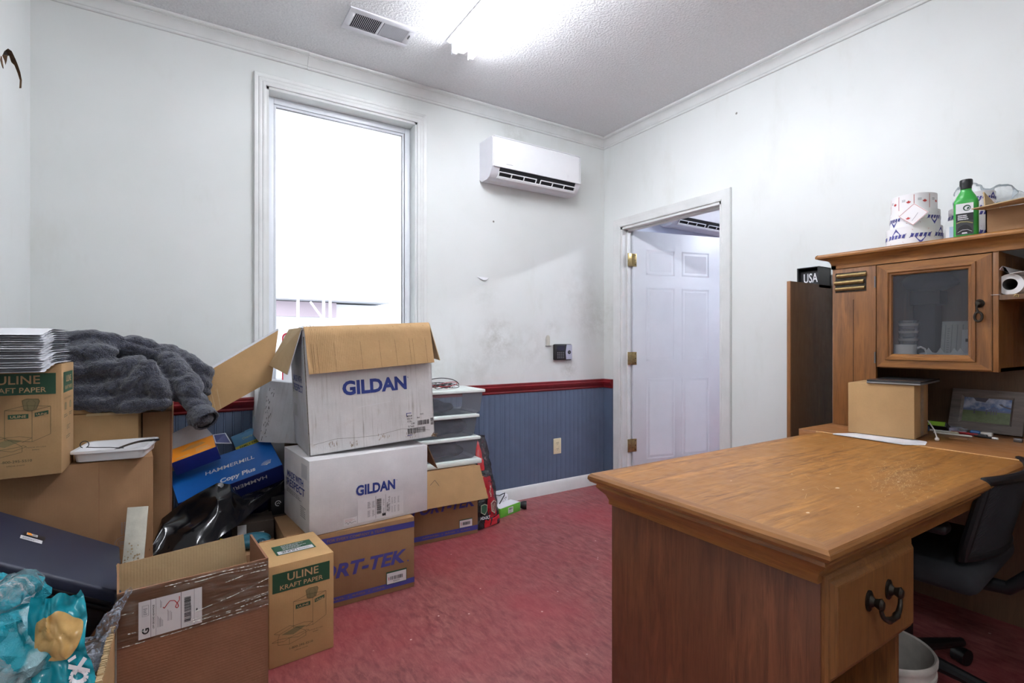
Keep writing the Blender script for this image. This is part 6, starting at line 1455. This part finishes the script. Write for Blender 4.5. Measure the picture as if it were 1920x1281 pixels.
s = MB(); s.tube([(-.06+.0*k, 0, 0) if False else (.010+.118*math.cos(a)*-1, -.01+.02*math.sin(a*2), .010+.058*math.sin(a)) for k, a in [(k, .2+k*.14) for k in range(20)]], .0026, BLACKP, 8); s.build('cable_loop', t)
t = thing('power_adapter', 'black power adapter block beside the cable coil', 'power adapter', (1.155, 2.775, .858)); s = MB(); s.box(-.05, .05, -.03, .03, 0, .042, BLACKP, .004); s.build('adapter_body', t)

# ------------------------------------------------------------------ pet-food bag and small things by the baseboard
BAGR = plain('red_bag_print', (150, 20, 30), .22, var=.1); BAGK = NT('black_bag_film'); co = BAGK.coord(); BAGK.base(BAGK.mix(BAGK.ramp(BAGK.noise(co, 8, 3), .52, .6), lin((22, 22, 28)), lin((58, 26, 34)))); BAGK.set(rough=.16); BAGK.bump(BAGK.noise(co, 30, 4, .7, 1), .9, .012); BAGK = BAGK.m
t = thing('pet_food_bag', 'red and black pet food bag standing against the wainscot beside the bins', 'bag', (1.60, 2.80, .002))
def bag(u, v, o=0):
    wv = .205*(1-.42*v**1.5); xc = 1.578+.020*v; x = xc-wv/2+wv*u
    y = 2.715+.21*v+.055*u*(1-v)
    e = math.sin(math.pi*u)**.6*(math.sin(math.pi*min(1, v*1.02+.02))**.5)
    cr = .010*noise.noise(Vector((u*4, v*9, 3)))+.006*noise.noise(Vector((u*11, v*20, 8)))
    z = .004+.530*v-.03*(u-.5)**2*v
    return Vector((x+cr*.6, y-.055*e-cr-o, z))
s = MB(); s.grid(lambda u, v: tuple(bag(u, v)), 36, 60, BAGK)
def bk_(u, v):
    p = bag(1-u, v); q = bag(1-u, v); e = math.sin(math.pi*u)**.6*(math.sin(math.pi*min(1, v*1.02+.02))**.5); return (p.x, p.y+.095*e+.004, p.z)
s.grid(bk_, 36, 60, BAGK); s.build('bag_body', t, world=True, angle=30)
s = MB()
def bp(pts, m, o=.002):
    for k in range(1, len(pts)-1): s.add([tuple(bag(*pts[0], o)), tuple(bag(*pts[k], o)), tuple(bag(*pts[k+1], o))], [(0, 1, 2)], m)
def bstrip(f0, f1, v0, v1, m, n=24, o=.002):
    for k in range(n):
        a, b = v0+(v1-v0)*k/n, v0+(v1-v0)*(k+1)/n
        for q in range(4):
            c0 = lambda v, r_: f0(v)+(f1(v)-f0(v))*r_/4
            s.add([tuple(bag(c0(a, q), a, o)), tuple(bag(c0(a, q+1), a, o)), tuple(bag(c0(b, q+1), b, o)), tuple(bag(c0(b, q), b, o))], [(0, 1, 2, 3)], m)
bstrip(lambda v: .50-.30*v, lambda v: .88-.30*v, .10, .55, BAGR); bstrip(lambda v: .30, lambda v: .97, .0, .09, plain('bright_red_film', (196, 34, 44), .2, var=.1)); bstrip(lambda v: .35-.2*v, lambda v: .62-.2*v, .62, .95, plain('red_film_top', (176, 36, 40), .25, var=.1))
bstrip(lambda v: .48-.25*v, lambda v: .55-.25*v, .34, .56, plain('orange_film', (206, 98, 44), .25))
OUT = plain('cream_outline', (206, 196, 176), .4); CRF = INKBLK
hexa_ = [(.56, .26), (.68, .285), (.80, .26), (.82, .19), (.70, .135), (.57, .17)]
bp(hexa_, OUT, .006); bp([(.69+(a-.69)*.86, .21+(b-.21)*.88) for a, b in hexa_], plain('dark_red_badge', (96, 14, 22), .3), .0075)
hex2 = [(.16, .26), (.30, .27), (.42, .25), (.42, .19), (.30, .15), (.16, .18)]; bp(hex2, OUT, .006); bp([(.29+(a-.29)*.88, .21+(b-.21)*.88) for a, b in hex2], INKGREEN, .0075)
def btext(tx, u0, v0, uw, vh, m, o=.009, rot=0):
    vs, fs, asp = text_mesh(tx, .01)
    pts = [tuple(bag(u0+(a*uw if not rot else -b*uw), v0+(b*vh if not rot else a*vh), o)) for a, b in vs]; s.add(pts, fs, m)
btext('ADULT', .14, .105, .34, .030, PAPERW); btext('HIGH', .64, .165, .05, .085, OUT, rot=1); btext('PROTEIN', .70, .155, .05, .10, OUT, rot=1); btext('NATURAL', .62, .33, .06, .13, OUT, rot=1)
s.build('printed_panel', t, world=True, angle=60)
t = thing('green_carton', 'small green and white carton on the floor beside the pet food bag', 'box', (1.715, 2.822, .0), (0, 0, 17))
s = MB(); s.box(0, .20, 0, .085, 0, .060, plain('bright_green_card', (96, 176, 52), .45), .002); s.box(.002, .198, .002, .083, .0602, .0612, PAPERW); Face(s, (0, 0, 0), (1, 0, 0), (0, 0, 1)).rect(.075, .012, .125, .050, LABELW); f_ = Face(s, (0, 0, 0), (1, 0, 0), (0, 0, 1)); f_.bars(.080, .032, .120, .046, INKBLK, True, 3, 14, 2); f_.lines(.080, .015, .12, .030, 3, INKGREY, 2, 2); s.build('carton_body', t)
t = thing('patterned_carton', 'small white carton with dark marks behind the green carton', 'box', (1.76, 2.935, 0), (0, 0, 8)); s = MB(); s.box(0, .09, 0, .07, 0, .105, PAPERW, .003); f_ = Face(s, (0, 0, 0), (1, 0, 0), (0, 0, 1)); R_ = random.Random(2)
for k in range(12): a, b = R_.uniform(.01, .08), R_.uniform(.01, .095); f_.line([(a, b), (a+R_.uniform(-.012, .012), b+R_.uniform(-.008, .008))], .004, INKBLK, 1)
s.build('carton_body', t)
t = thing('black_cable', 'short black cable looped over the small patterned carton', 'cable', (1.775, 2.92, 0)); s = MB(); s.tube([(-.02, 0, .04), (-.005, -.008, .075), (.02, -.01, .11), (.028, -.008, .128), (.02, .01, .118), (0, .012, .111), (-.03, .01, .118), (-.05, -.012, .09)], .0035, BLACKP, 10); s.build('cord', t)
t = thing('flashlight', 'grey and black flashlight lying on the floor by the baseboard', 'flashlight', (1.90, 2.93, 0)); GT = plain('grey_tube_plastic', (120, 126, 136), .35)
s = MB(); s.tube([(-.06, .045, .028), (.03, -.02, .028)], .020, GT, 20); s.build('barrel', t); s = MB(); s.tube([(.03, -.02, .028), (.045, -.031, .028), (.062, -.043, .028)], [.021, .027, .027], BLACKP, 20); s.build('head', t)
